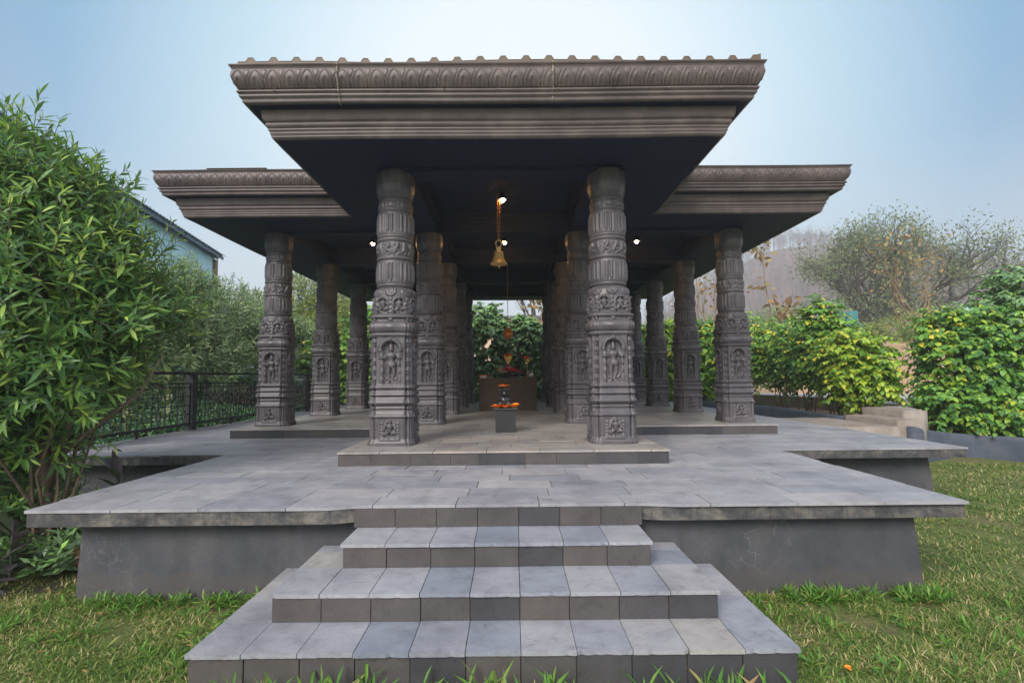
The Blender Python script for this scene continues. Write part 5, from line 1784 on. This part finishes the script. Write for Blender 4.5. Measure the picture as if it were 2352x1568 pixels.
# --- hedge plants with drooping heart-shaped leaves
def hedge(label, base, blobs, n, mat, group, L=.102, zmin=None, stems=9, top=None, sr=.014):
    e = empty('hedge_shrub', base, label, 'hedge', group)
    n = int(n * 1.15)
    Pt, O = blob_points(blobs, n, .42, zmin)
    h = O * np.array([1, 1, .25]); h[:, 2] += .15
    h = unit(h + rng.normal(size=h.shape) * .25)
    side = unit(np.cross(h, np.array([0, 0, 1.])))
    nl = 9
    k = np.arange(nl)
    t = k / (nl - 1)
    sg = np.where(k % 2 == 0, 1., -1.)
    ln = .30 * (1 + .3 * rng.normal(size=n))
    along = (t[None] * ln[:, None])
    base_ = Pt[:, None] + h[:, None] * along[..., None]
    base_[..., 2] -= (.25 * (along ** 2) / .3)
    D = side[:, None] * (sg * .75)[None, :, None] + h[:, None] * .55 + np.array([0, 0, -.75]) + rng.normal(size=(n, nl, 3)) * .2
    N = h[:, None] * .55 + np.array([0, 0, .8]) + side[:, None] * (sg * .35)[None, :, None] + rng.normal(size=(n, nl, 3)) * .15
    Ls = np.clip(L * (1 + .22 * rng.normal(size=(n, nl))), L * .45, L * 1.5)
    V, F = leaves(base_.reshape(-1, 3), D.reshape(-1, 3), N.reshape(-1, 3), Ls.ravel(), (Ls * .72).ravel(), 'ovate')
    mesh('foliage', V, F, MT[mat], e, False, base)
    As, Bs, rs_, joints = [], [], [], []
    for i in range(stems):
        b_ = blobs[i % len(blobs)]
        st = np.array(base) + np.array([rng.uniform(-.25, .25), rng.uniform(-.2, .2), 0])
        tgt = np.array(b_[:3]) + rng.normal(size=3) * np.array(b_[3:]) * np.array([.45, .4, .4])
        prev = st
        for q_ in range(1, 6):
            t_ = q_ / 5
            q = st * (1 - t_) + tgt * t_ + rng.normal(size=3) * .025 * (q_ < 5)
            As.append(prev); Bs.append(q); rs_.append(sr * (1.2 - .8 * t_)); prev = q; joints.append(q)
    joints = np.array(joints)
    for i in rng.choice(n, size=min(n, 150), replace=False):
        j = joints[np.argmin(np.linalg.norm(joints - Pt[i], axis=1))]
        As.append(j); Bs.append(Pt[i] + h[i] * .2); rs_.append(sr * .3)
    rs_ = np.array(rs_)
    Vs, Fs = sticks(np.array(As), np.array(Bs), rs_, rs_ * .85, 5)
    mesh('stems', Vs, Fs, MT['stem'], e, True, base)
    return e


G = 'hedge shrubs beside the kerb'
hedge('lime yellow rounded hedge shrub left of the concrete steps', (7.75, 11.55, .44), [(7.5, 11.5, 1.55, .60, .55, .66), (7.3, 11.5, 1.92, .46, .45, .42), (7.6, 11.6, 1.15, .5, .45, .35)], 620, 'leaf_yellow', G)
hedge('tallest pointed hedge shrub between right pillar and lime shrub', (7.75, 12.75, .44), [(7.65, 12.7, 2.1, .62, .6, .62), (7.45, 12.7, 2.75, .28, .28, .35), (7.75, 12.7, 1.55, .6, .5, .45), (7.45, 12.6, 3.05, .15, .15, .16)], 620, 'leaf_hedge', G)
hedge('green hedge shrub with bare canes, second right of the right pillar', (7.85, 14.1, .44), [(7.8, 14.1, 2.2, .72, .7, .62), (7.9, 14.1, 1.6, .65, .5, .4)], 560, 'leaf_hedge', G)
hedge('green hedge shrub just right of the right wing pillar', (7.95, 15.5, .44), [(7.9, 15.5, 2.35, .75, .75, .62), (7.8, 15.5, 1.7, .7, .6, .5)], 560, 'leaf_hedge', G)
hedge('green hedge shrub directly left of the right wing pillar', (7.6, 17.2, .44), [(7.6, 17.2, 2.5, .8, .8, .75), (7.5, 17.2, 1.7, .75, .7, .6)], 560, 'leaf_hedge', G)
def hedge_far(label, base, blobs, n, mat, group, **k):
    f = 1.07
    bl_ = [(.1 + (b[0] - .1) * f, b[1] * f, 1.46 + (b[2] - 1.46) * f, b[3] * f, b[4] * f, b[5] * f) for b in blobs]
    return hedge(label, (.1 + (base[0] - .1) * f, base[1] * f, base[2]), bl_, n, mat, group, **k)
G = 'big hedge shrubs at right'
hedge_far('yellow mottled hedge shrub right of the concrete steps', (8.6, 9.85, .44), [(8.45, 9.9, 1.65, .68, .6, .85), (8.2, 9.9, 2.2, .38, .4, .42), (8.8, 9.9, 2.05, .55, .5, .6), (8.45, 9.8, .95, .65, .5, .45), (7.85, 9.5, .90, .36, .3, .42), (8.6, 9.45, .72, .6, .3, .26)], 1100, 'leaf_hedge', G)
hedge_far('tall dark green hedge shrub at right picture edge', (9.5, 9.9, .4), [(9.45, 10.0, 2.05, .72, .65, 1.0), (9.75, 9.9, 2.9, .5, .5, .5), (9.4, 9.8, 1.0, .7, .55, .55), (9.4, 9.3, .72, .5, .3, .26)], 1100, 'leaf_dark', G)
hedge_far('hedge shrub farthest right, partly out of the picture', (10.7, 9.9, .4), [(10.6, 9.9, 2.0, .8, .7, 1.2), (10.6, 9.9, 1.0, .8, .6, .6)], 500, 'leaf_hedge', G)
G = 'hedge wall behind the pavilion'
back = [(-6.4, 18.9, 2.9, 'leaf_hedge', 'at the far left end, beside the gate'), (-5.0, 18.8, 3.9, 'leaf_hedge', 'right of the second left wing pillar'), (-3.6, 18.9, 3.8, 'leaf_hedge', 'left of the left front pillar'), (-2.2, 18.8, 3.8, 'leaf_dark', 'hidden mostly by the left front pillar'),
        (-.75, 18.9, 4.0, 'leaf_dark', 'behind the left half of the altar'), (.45, 19.0, 3.55, 'leaf_dark', 'behind the right half of the altar'), (1.55, 18.8, 3.3, 'leaf_dark', 'behind the right aisle pillars'), (2.9, 18.9, 3.3, 'leaf_hedge', 'hidden mostly by the right front pillar'),
        (4.3, 18.8, 3.25, 'leaf_hedge', 'just right of the right front pillar'), (5.6, 18.9, 3.3, 'leaf_yellow', 'between the two right wing pillars in the rear'), (6.7, 18.6, 3.3, 'leaf_hedge', 'at the right rear corner by the kerb bend')]
for x, y, zt, m_, pos in back:
    z0 = .45
    hgt = zt - z0
    dens_ = 760 if abs(x) < 2 else 560
    hedge('leafy hedge shrub ' + pos, (x, y, z0), [(x, y, z0 + hgt * .62, .72, .55, hgt * .36), (x + random.uniform(-.25, .25), y, zt - .35, .38, .35, .38), (x, y, z0 + hgt * .28, .75, .55, hgt * .30)], dens_, m_, G, L=.15)

# --- ground cover, milkweed, crotons, weeds
n = 8500
px = -5.85 - rng.random(n) ** 1.2 * 6; py = 7.2 + rng.random(n) * 9.6
pz = terrain_h(px, py) + .02 + .10 * rng.random(n) + .15 * np.abs(np.sin(px * 1.3) * np.sin(py * 1.1)) - ((py > 15.2) & (py < 15.6) & (px < -6.3)) * rng.random(n) * .0
V, F, A, T_ = shoots(np.stack([px, py, pz], 1), np.zeros((n, 3)), .14, 7, .075, .048, 'diam', 1.0, (1.35, .7))
o = mesh('ground_cover', V, F, MT['leaf_ground'])
tag(o, 'low green ground cover behind the black railing', kind='stuff')
n = 1500
px = -3.35 - rng.random(n) ** 1.3 * 3.2; py = 4.2 + rng.random(n) * 2.2
ok = (px < -3.35)
pz = -.05 + .12 * rng.random(n)
V, F, A, T_ = shoots(np.stack([px, py, pz], 1), np.zeros((n, 3)), .14, 7, .10, .035, 'diam', 1.0, (1.35, .7))
o = mesh('ground_cover', V, F, MT['leaf_dark'])
tag(o, 'low dark plants under the leafy tree at left', kind='stuff')


def bigleaf(name, label, base, h, nleaf, L, W, mat, stemmat, lean=(0, 0), kind='ovate', cat='plant', group=None, droop=0, rs=.012, t0=.25):
    e = empty(name, base, label, cat, group)
    b = B()
    pts = [(base[0] + lean[0] * t * t, base[1] + lean[1] * t * t, base[2] + h * t) for t in np.linspace(0, 1, 6)]
    b.tube(pts, [rs * (1 - .5 * i / 5) for i in range(6)], 7)
    b.build('stem', MT[stemmat], e, True, base)
    t = t0 + (1 - t0) * (np.arange(nleaf) + .5) / nleaf
    P_ = np.stack([base[0] + lean[0] * t * t, base[1] + lean[1] * t * t, base[2] + h * t], 1)
    az = np.arange(nleaf) * 2.2 + rng.random() * 6
    el = .3 + .9 * t + rng.normal(size=nleaf) * .15 - droop
    D = np.stack([np.cos(az) * np.cos(el), np.sin(az) * np.cos(el), np.sin(el)], 1)
    N = np.stack([-np.cos(az) * np.sin(el), -np.sin(az) * np.sin(el), np.cos(el)], 1)
    Ls = L * (1 + .2 * rng.normal(size=nleaf))
    V, F = leaves(P_ + D * rs, D, N, Ls, Ls * W / L, kind)
    mesh('leaves', V, F, MT[mat], e, True, base)
    return e


G = 'milkweed plants behind the railing'
bigleaf('milkweed_plant', 'tall plant with big pale round leaves behind railing, beside the middle post', (-6.05, 9.55, .35), 1.30, 14, .24, .15, 'leaf_big', 'greenstem', (.1, 0), group=G)
bigleaf('milkweed_plant', 'shorter big leaved pale plant behind railing, half under the leafy tree', (-6.3, 9.0, .35), 1.15, 12, .22, .14, 'leaf_big', 'greenstem', (-.1, 0), group=G)
G = 'purple leaved plants at left'
bigleaf('purple_plant', 'dark purple leaved plant in front of the terrace corner at left', (-3.68, 4.15, -.06), .42, 22, .26, .10, 'leaf_croton', 'darkbark', group=G, droop=.3, kind='lance', t0=.02)
bigleaf('purple_plant', 'dark purple leaved plant cut by the left picture edge', (-3.92, 3.95, -.06), .5, 22, .27, .10, 'leaf_croton', 'darkbark', group=G, droop=.25, kind='lance', t0=.02)
bigleaf('purple_plant', 'dark purple leaved plant rising behind the terrace edge under the tree', (-3.75, 5.35, -.06), .62, 18, .26, .09, 'leaf_croton', 'darkbark', group=G, droop=.1, kind='lance', t0=.1)
bigleaf('purple_plant', 'small purple and green plant lowest at the left lawn edge', (-3.55, 3.85, -.06), .22, 11, .2, .07, 'leaf_croton', 'darkbark', group=G, droop=.5, kind='lance')
bigleaf('young_plant', 'young plant with bright yellow green drooping leaves beneath the leafy tree', (-3.9, 5.0, -.06), .8, 26, .12, .03, 'leaf_weed', 'greenstem', cat='plant', droop=.9, kind='lance', t0=.5)

def dead(name, label, c, L, W, rz, tilt, m='deadleaf'):
    T_, Fc = TEMPL['lance']
    D = np.array([[math.cos(rz) * math.cos(tilt), math.sin(rz) * math.cos(tilt), math.sin(tilt)]])
    N = np.array([[-math.cos(rz) * math.sin(tilt), -math.sin(rz) * math.sin(tilt), math.cos(tilt)]])
    V, F = leaves(np.array([c]), D, N, np.array([L]), np.array([W]), 'ovate')
    o = mesh(name, V, F, MT[m], None, True); tag(o, label, 'leaf')


dead('dead_leaf', 'large curled brown dead leaf lying on the lawn at left', (-3.55, 4.35, .0), .22, .11, 3.1, .15)
dead('dead_leaf', 'orange brown dead leaf leaning upright on the terrace wall', (-3.33, 4.35, -.02), .20, .07, 2.6, 1.3)

# --- weeds at the foot of the steps and walls
pts = []
def scatter(n, x0, x1, y0, y1, ez=.0):
    x = x0 + rng.random(n) * (x1 - x0); y = y0 + (y1 - y0) * rng.random(n)
    pts.append(np.stack([x, y, np.full(n, -.06 + ez)], 1))
scatter(330, -1.4, 1.55, 2.3, 2.62)
scatter(150, 1.6, 3.6, 2.6, 3.75); scatter(110, -3.1, -1.6, 3.0, 3.75)
scatter(60, -1.75, -1.48, 2.45, 3.6)
scatter(240, 1.75, 3.05, 3.66, 3.81); scatter(170, -2.95, -1.6, 3.68, 3.80); scatter(30, 2.55, 2.95, 3.6, 3.75)
scatter(90, 3.0, 3.1, 3.85, 6.5); scatter(60, 5.2, 5.45, 6.5, 9)
W_ = np.concatenate(pts)
W_ = W_[(np.sin(W_[:, 0] * 9.3) + np.sin(W_[:, 0] * 23 + 1) + rng.normal(size=len(W_)) * .5) > -.35]
V, F, A, T_ = shoots(W_, np.zeros(W_.shape), .04, 8, .058, .010, 'lance', 1.0, (1.2, .25), .45)
xw = -1.45 + 3.0 * rng.random(170); xw = xw[(np.sin(xw * 7 + 1) + rng.normal(size=170) * .6) > -.3]
W2 = np.stack([xw, 2.32 + .3 * rng.random(len(xw)), np.full(len(xw), -.05)], 1)
V2_, F2_, A, T_ = shoots(W2, np.zeros(W2.shape), .08, 9, .095, .014, 'lance', 1.0, (1.25, .15), .6)
V, F = join([(V, F), (V2_, F2_)])
o = mesh('weeds', V, F, MT['leaf_weed']); tag(o, 'bright green weeds along the foot of steps and walls', kind='stuff')

# --- lawn grass blades
def grass_zone(n, x0, x1, y0, y1, L, W, test=None):
    x = x0 + rng.random(n) * (x1 - x0); y = y0 + (y1 - y0) * rng.random(n)
    keep = np.ones(n, bool)
    keep &= ~((np.abs(x) < 1.46) & (y > 2.68) & (y < 3.85))
    keep &= ~((np.abs(x) < 2.95) & (y > 3.83))
    keep &= ~((x > -5.2) & (x < 5.2) & (y > 6.6))
    if test is not None: keep &= test(x, y)
    patch = np.sin(x * 4.1 + np.sin(y * 3.3)) * np.sin(y * 5.2 + np.sin(x * 2.7)) + .5 * np.sin(x * 11 + y * 7)
    keep &= (patch + rng.normal(size=n) * .5) > -.45
    x, y = x[keep], y[keep]; m_ = len(x)
    az = rng.random(m_) * 2 * PI
    el = .25 + .75 * rng.random(m_)
    D = np.stack([np.cos(az) * np.cos(el), np.sin(az) * np.cos(el), np.sin(el)], 1)
    N = np.stack([-np.cos(az) * np.sin(el), -np.sin(az) * np.sin(el), np.cos(el)], 1)
    Ls = L * (.5 + rng.random(m_)) * (1 + .35 * np.sin(x * 3.1) * np.sin(y * 2.7))
    return leaves(np.stack([x, y, np.full(m_, -.062)], 1), D, N, Ls, W * (.6 + .8 * rng.random(m_)), 'blade')


lf = lambda x, y: x > -3.15 - (y - 3.6) * .3
zs3 = [grass_zone(52000, -3.5, -1.2, 2.0, 3.9, .045, .0055), grass_zone(15000, -4.2, -2.9, 2.8, 4.4, .05, .006), grass_zone(52000, 1.4, 3.6, 2.0, 4.0, .045, .0055), grass_zone(6000, -1.6, 1.6, 2.2, 2.68, .05, .006),
       grass_zone(34000, 3.0, 6.2, 2.4, 6.6, .045, .007), grass_zone(26000, 5.1, 9.2, 5.0, 9.1, .05, .010)]
V, F = join(zs3)
o = mesh('grass', V, F, MT['grass']); tag(o, 'mown green lawn grass with dry straw blades', kind='stuff')

n = 900
lx = rng.uniform(-4, 6, n); ly = rng.uniform(1.9, 6, n)
ok = ~((np.abs(lx) < 1.5) & (ly > 2.6)) & ~((np.abs(lx) < 3.0) & (ly > 3.8))
lx, ly = lx[ok], ly[ok]; n = len(lx)
az = rng.random(n) * 6.28
D = np.stack([np.cos(az), np.sin(az), rng.normal(size=n) * .15], 1)
Ls = .02 + .03 * rng.random(n)
V, F = leaves(np.stack([lx, ly, -.055 + .025 * rng.random(n)], 1), D, np.tile([0, 0, 1.], (n, 1)) + rng.normal(size=(n, 3)) * .2, Ls, Ls * rng.uniform(.12, .5, n), 'lance')
o = mesh('leaf_litter', V, F, MT['leaf_dry']); tag(o, 'scattered straw and dry leaf bits on the lawn', kind='stuff')

# ================================================================== FAR TREES AND HILL
def grow(start, d0, L0, r0, depth, segs, tips, spread=.6, upb=.08, shrink=.74, kids=(2, 3)):
    p = np.array(start, float); d = unit(np.array(d0, float))
    n = 4
    r = r0
    for k in range(n):
        d = unit(d + rng.normal(size=3) * .13 + np.array([0, 0, upb]))
        q = p + d * L0 / n
        segs.append((p, q, r, r * .9)); p = q; r *= .9
        if depth > 0 and k in (1, 2, 3) and rng.random() < .55:
            dd = unit(d + unit(rng.normal(size=3)) * spread * 1.3)
            grow(p, dd, L0 * shrink * .8, r * .55, depth - 1, segs, tips, spread, upb, shrink, kids)
    if depth == 0:
        tips.append((p, d)); return
    for k in range(rng.integers(kids[0], kids[1] + 1)):
        dd = unit(d + unit(rng.normal(size=3)) * spread)
        grow(p, dd, L0 * shrink, r * .68, depth - 1, segs, tips, spread, upb, shrink, kids)


def tree(name, label, base, limbs, depth, leafmat_, nper, L, W, bark='darkbark', group=None, cat='tree', spread=.6, shrink=.74, kind='diam', upb=.08, scat=.5):
    e = empty(name, base, label, cat, group)
    segs, tips = [], []
    for (st, d, l, r) in limbs:
        grow(np.array(base) + np.array(st), d, l, r, depth, segs, tips, spread, upb, shrink)
    A = np.array([s[0] for s in segs]); Bq = np.array([s[1] for s in segs]); r0 = np.array([s[2] for s in segs]); r1 = np.array([s[3] for s in segs])
    V, F = sticks(A, Bq, r0, r1, 5)
    mesh('branches', V, F, MT[bark], e, True, base)
    if nper:
        T_ = np.array([t[0] for t in tips]); n = len(T_) * nper
        Pt = np.repeat(T_, nper, 0) + rng.normal(size=(n, 3)) * scat
        D = unit(rng.normal(size=(n, 3)) + np.array([0, 0, -.3])); N = unit(rng.normal(size=(n, 3)) + np.array([0, 0, .5]))
        Ls = L * (.6 + .8 * rng.random(n))
        V, F = leaves(Pt, D, N, Ls, Ls * W / L, kind)
        mesh('foliage', V, F, MT[leafmat_], e, False, base)
    return e, len(segs), len(tips)


t1 = tree('spreading_tree', 'large spreading hazy tree with open crown before the hill at right', (30.2, 45, 3.2),
          [((0, 0, 0), (-.08, 0, 1), 2.4, .50), ((-.1, 0, 2.2), (-.7, .1, .85), 2.7, .32), ((-.3, 0, 2.0), (-1.0, .1, .30), 2.0, .22), ((.1, 0, 2.2), (.5, .1, 1), 3.3, .32), ((0, 0, 2.5), (-.3, -.2, 1), 3.3, .30), ((3.4, 0, 0), (-.15, 0, 1), 2.6, .40), ((3.2, 0, 2.4), (.8, 0, .8), 3.5, .28), ((3.1, 0, 2.6), (.1, .2, 1), 3.4, .26), ((3.5, 0, 1.8), (1.1, .1, .40), 4.0, .26), ((2.2, 0, 2.5), (.2, -.3, 1), 3.4, .24), ((5.0, 0, 3.0), (1.0, .1, .55), 3.5, .24), ((6.5, 0, 3.4), (1.0, .1, .3), 3.2, .18), ((.5, 0, 2.5), (.25, .3, 1), 3.4, .26), ((-1.2, 0, 3.8), (-.5, .1, .9), 2.4, .2)],
          4, 'leaf_tree', 5, .26, .10, spread=.62, shrink=.72, scat=.45, upb=.03)
print('tree', t1[1:])
G = 'dry large leaved saplings'
tree('dry_tree', 'small tree of big brown dried leaves with thin bare top right of the pavilion', (11.75, 24, 2.0), [((0, 0, 0), (0, 0, 1), 1.9, .05), ((0, 0, 1.8), (.1, 0, 1), 2.6, .03)], 1, 'leaf_dry', 12, .30, .19, 'stem', G, spread=.4, shrink=.35, kind='ovate', scat=.25)
tree('dry_tree', 'thin tree with scattered yellow brown leaves behind the big right hedge', (16.9, 22, 1.8), [((0, 0, 0), (0, 0, 1), 2.0, .05), ((0, 0, 1.8), (-.5, 0, 1), 1.7, .035), ((0, 0, 1.8), (.3, 0, 1), 1.8, .035), ((0, 0, 1.2), (.8, 0, 1), 1.5, .03)], 2, 'leaf_dry', 3, .18, .11, 'stem', G, spread=.6, kind='ovate', scat=.22)
tree('dry_tree', 'brown leaved tree seen through the pavilion above the hedge', (1.25, 21.3, .5), [((0, 0, 0), (0, 0, 1), 2.6, .05), ((0, 0, 2.4), (-.2, 0, 1), 1.1, .03), ((0, 0, 2.4), (.3, 0, 1), 1.1, .03)], 1, 'leaf_dry', 7, .26, .18, 'stem', G, spread=.6, kind='ovate', scat=.2)
tree('dry_tree', 'brown leaved tree behind the rear right hedge, between wing pillars', (9.2, 25, .9), [((0, 0, 0), (0, 0, 1), 2.2, .06), ((0, 0, 2), (-.4, 0, 1), 1.8, .04), ((0, 0, 2), (.4, 0, 1), 1.8, .04)], 2, 'leaf_dry', 4, .2, .13, 'stem', G, spread=.6, kind='ovate', scat=.35)
tree('bare_tree', 'bare grey tree behind the beige building', (2.2, 46, 1), [((0, 0, 0), (0, 0, 1), 4.5, .2), ((0, 0, 4), (-.5, 0, 1), 3, .12), ((0, 0, 4), (.5, 0, 1), 3, .12), ((0, 0, 4.2), (0, 0, 1), 3, .12)], 3, None, 0, 1, 1, spread=.6, shrink=.7)
G = 'dusty shrubs on the earth bank'
bank = [(22.5, 30, 2.6, 1.9, 1.7, 'leaf_bamboo', 'dusty olive shrub on the earth bank, widest one under the big tree'), (24.6, 31, 2.6, 1.5, 2.0, 'leaf_grey', 'feathery grey green shrub on the bank under the fork of big tree'), (20.3, 31, 2.6, 1.2, 1.2, 'leaf_bamboo', 'yellow flowered low shrub on the bank before the teal fence'),
        (18.5, 38, 3.4, 2.4, 2.2, 'leaf_grey', 'hazy blue green bush right of the dry sapling'), (13.5, 40, 3.2, 2.6, 2.0, 'leaf_grey', 'hazy green bush behind the right wing pillar'), (8.6, 32, 1.4, 1.6, 1.8, 'leaf_bamboo', 'green shrub seen between the rear right pillars'), (34, 36, 3.6, 2.2, 1.6, 'leaf_grey', 'grey green shrub behind the right hedge under the teal fence')]
for x, y, z, r, h, m_, lb in bank:
    shrub('bank_shrub', lb, 'shrub', G, (x, y, z - .2), [(x, y, z + h * .5, r, r * .8, h * .6), (x + r * .4, y, z + h * .8, r * .5, r * .5, h * .45), (x - r * .5, y, z + h * .6, r * .5, r * .5, h * .4)], 420, .26, .06, m_, nl=8, ln=.45, stems=8, sr=.03, kind='diam', shell=.6)

# hill
RX = 2.2 * np.array([-260, -120, -40, 0, 15, 33, 44, 52, 64.6, 71, 80, 87, 100, 118, 143, 175, 230, 300])
RZ = 1.46 + 2.2 * (np.array([2, 3, 5, 7, 9.0, 13, 18.5, 24.5, 31, 35.5, 37.6, 36.6, 33, 28, 24.5, 22, 19, 17]) - 1.46)
hx = np.linspace(-380, 560, 170); hy = np.linspace(95, 560, 64)
X, Y = np.meshgrid(hx, hy)
Zh = np.zeros(X.shape)
def hill_h(x, y):
    r_ = np.interp(x, RX, RZ)
    t = min(1, max(0, (y - 100) / 230)); t = t * t * (3 - 2 * t) * .55 + t * .45
    back_ = min(1, max(0, (y - 350) / 220))
    return -1 + (r_ + 1) * t * (1 - .5 * back_) + 2.6 * mn.fractal(Vector((x * .018, y * .018, 0)), 1, 2, 5) * t
for i in range(X.shape[0]):
    for j in range(X.shape[1]):
        Zh[i, j] = hill_h(X[i, j], Y[i, j])
V = np.stack([X.ravel(), Y.ravel(), Zh.ravel()], 1)
nx_, ny_ = len(hx), len(hy)
ii, jj = np.meshgrid(np.arange(nx_ - 1), np.arange(ny_ - 1))
a_ = (jj * nx_ + ii).ravel()
o = mesh('hill', V, np.stack([a_, a_ + 1, a_ + nx_ + 1, a_ + nx_], 1), MT['hill'], None, True)
tag(o, kind='structure')
# leafless scrub wood on the hill
A, Bq, r0 = [], [], []
def stick_tree(x, y, h):
    z = hill_h(x, y) - .2
    p = np.array([x, y, z]); top = p + np.array([rng.normal() * .3, rng.normal() * .3, h])
    A.append(p); Bq.append(top); r0.append(.12)
    for k in range(9):
        t = .3 + .65 * rng.random()
        s_ = p + (top - p) * t
        e_ = s_ + np.array([rng.normal() * .5, rng.normal() * .5, .7 + rng.random()]) * h * .22
        A.append(s_); Bq.append(e_); r0.append(.07)
        for q in range(2):
            A.append(e_); Bq.append(e_ + np.array([rng.normal() * .5, rng.normal() * .5, .4 + rng.random()]) * h * .12); r0.append(.055)
for x in np.arange(84, 330, 1.5):
    for k in range(3):
        stick_tree(x + rng.normal() * .8, 330 + rng.normal() * 7, rng.uniform(6.5, 12))
for k in range(1900):
    y = rng.uniform(180, 325)
    stick_tree(rng.uniform(25, 150) * y / 150, y, rng.uniform(4.5, 8.5))
V, F = sticks(np.array(A), np.array(Bq), np.array(r0), np.array(r0) * .6)
o = mesh('hillside_wood', V, F, surf('dry_wood', [(.3, (.085, .045, .045)), (.7, (.15, .085, .075))], .1, .9)); tag(o, 'leafless grey trees covering the hazy hill', kind='stuff')

# a scrap of white cloth caught in the big tree
b = B(); V = [(38.4, 44.0, 9.9), (38.75, 44.0, 9.85), (38.7, 44.0, 10.7), (38.55, 44.0, 10.9), (38.8, 44.0, 10.3), (39.15, 43.95, 9.9), (39.1, 43.95, 10.4), (38.85, 44.0, 10.75)]
b.add(V, [(0, 1, 2, 3), (4, 5, 6, 7)])
o = b.build('cloth_scrap', MT['white']); tag(o, 'white scrap of cloth caught in the crown of the big tree', 'cloth')
sd_ = o.modifiers.new('solid', 'SOLIDIFY'); sd_.thickness = .02

# ================================================================== HAZE
HZ = bpy.data.materials.new('haze'); HZ.use_nodes = True
nt = HZ.node_tree
nt.nodes.remove(nt.nodes['Principled BSDF'])
pv = nt.nodes.new('ShaderNodeVolumePrincipled')
pv.inputs['Color'].default_value = (.77, .84, .875, 1)
pv.inputs['Density'].default_value = .0021
pv.inputs['Anisotropy'].default_value = .2
nt.links.new(pv.outputs[0], nt.nodes['Material Output'].inputs['Volume'])
b = B(); b.box(-392, 572, -62, 572, -8, 112)
o = b.build('haze', HZ); tag(o, 'thin pale haze filling the air', kind='stuff')
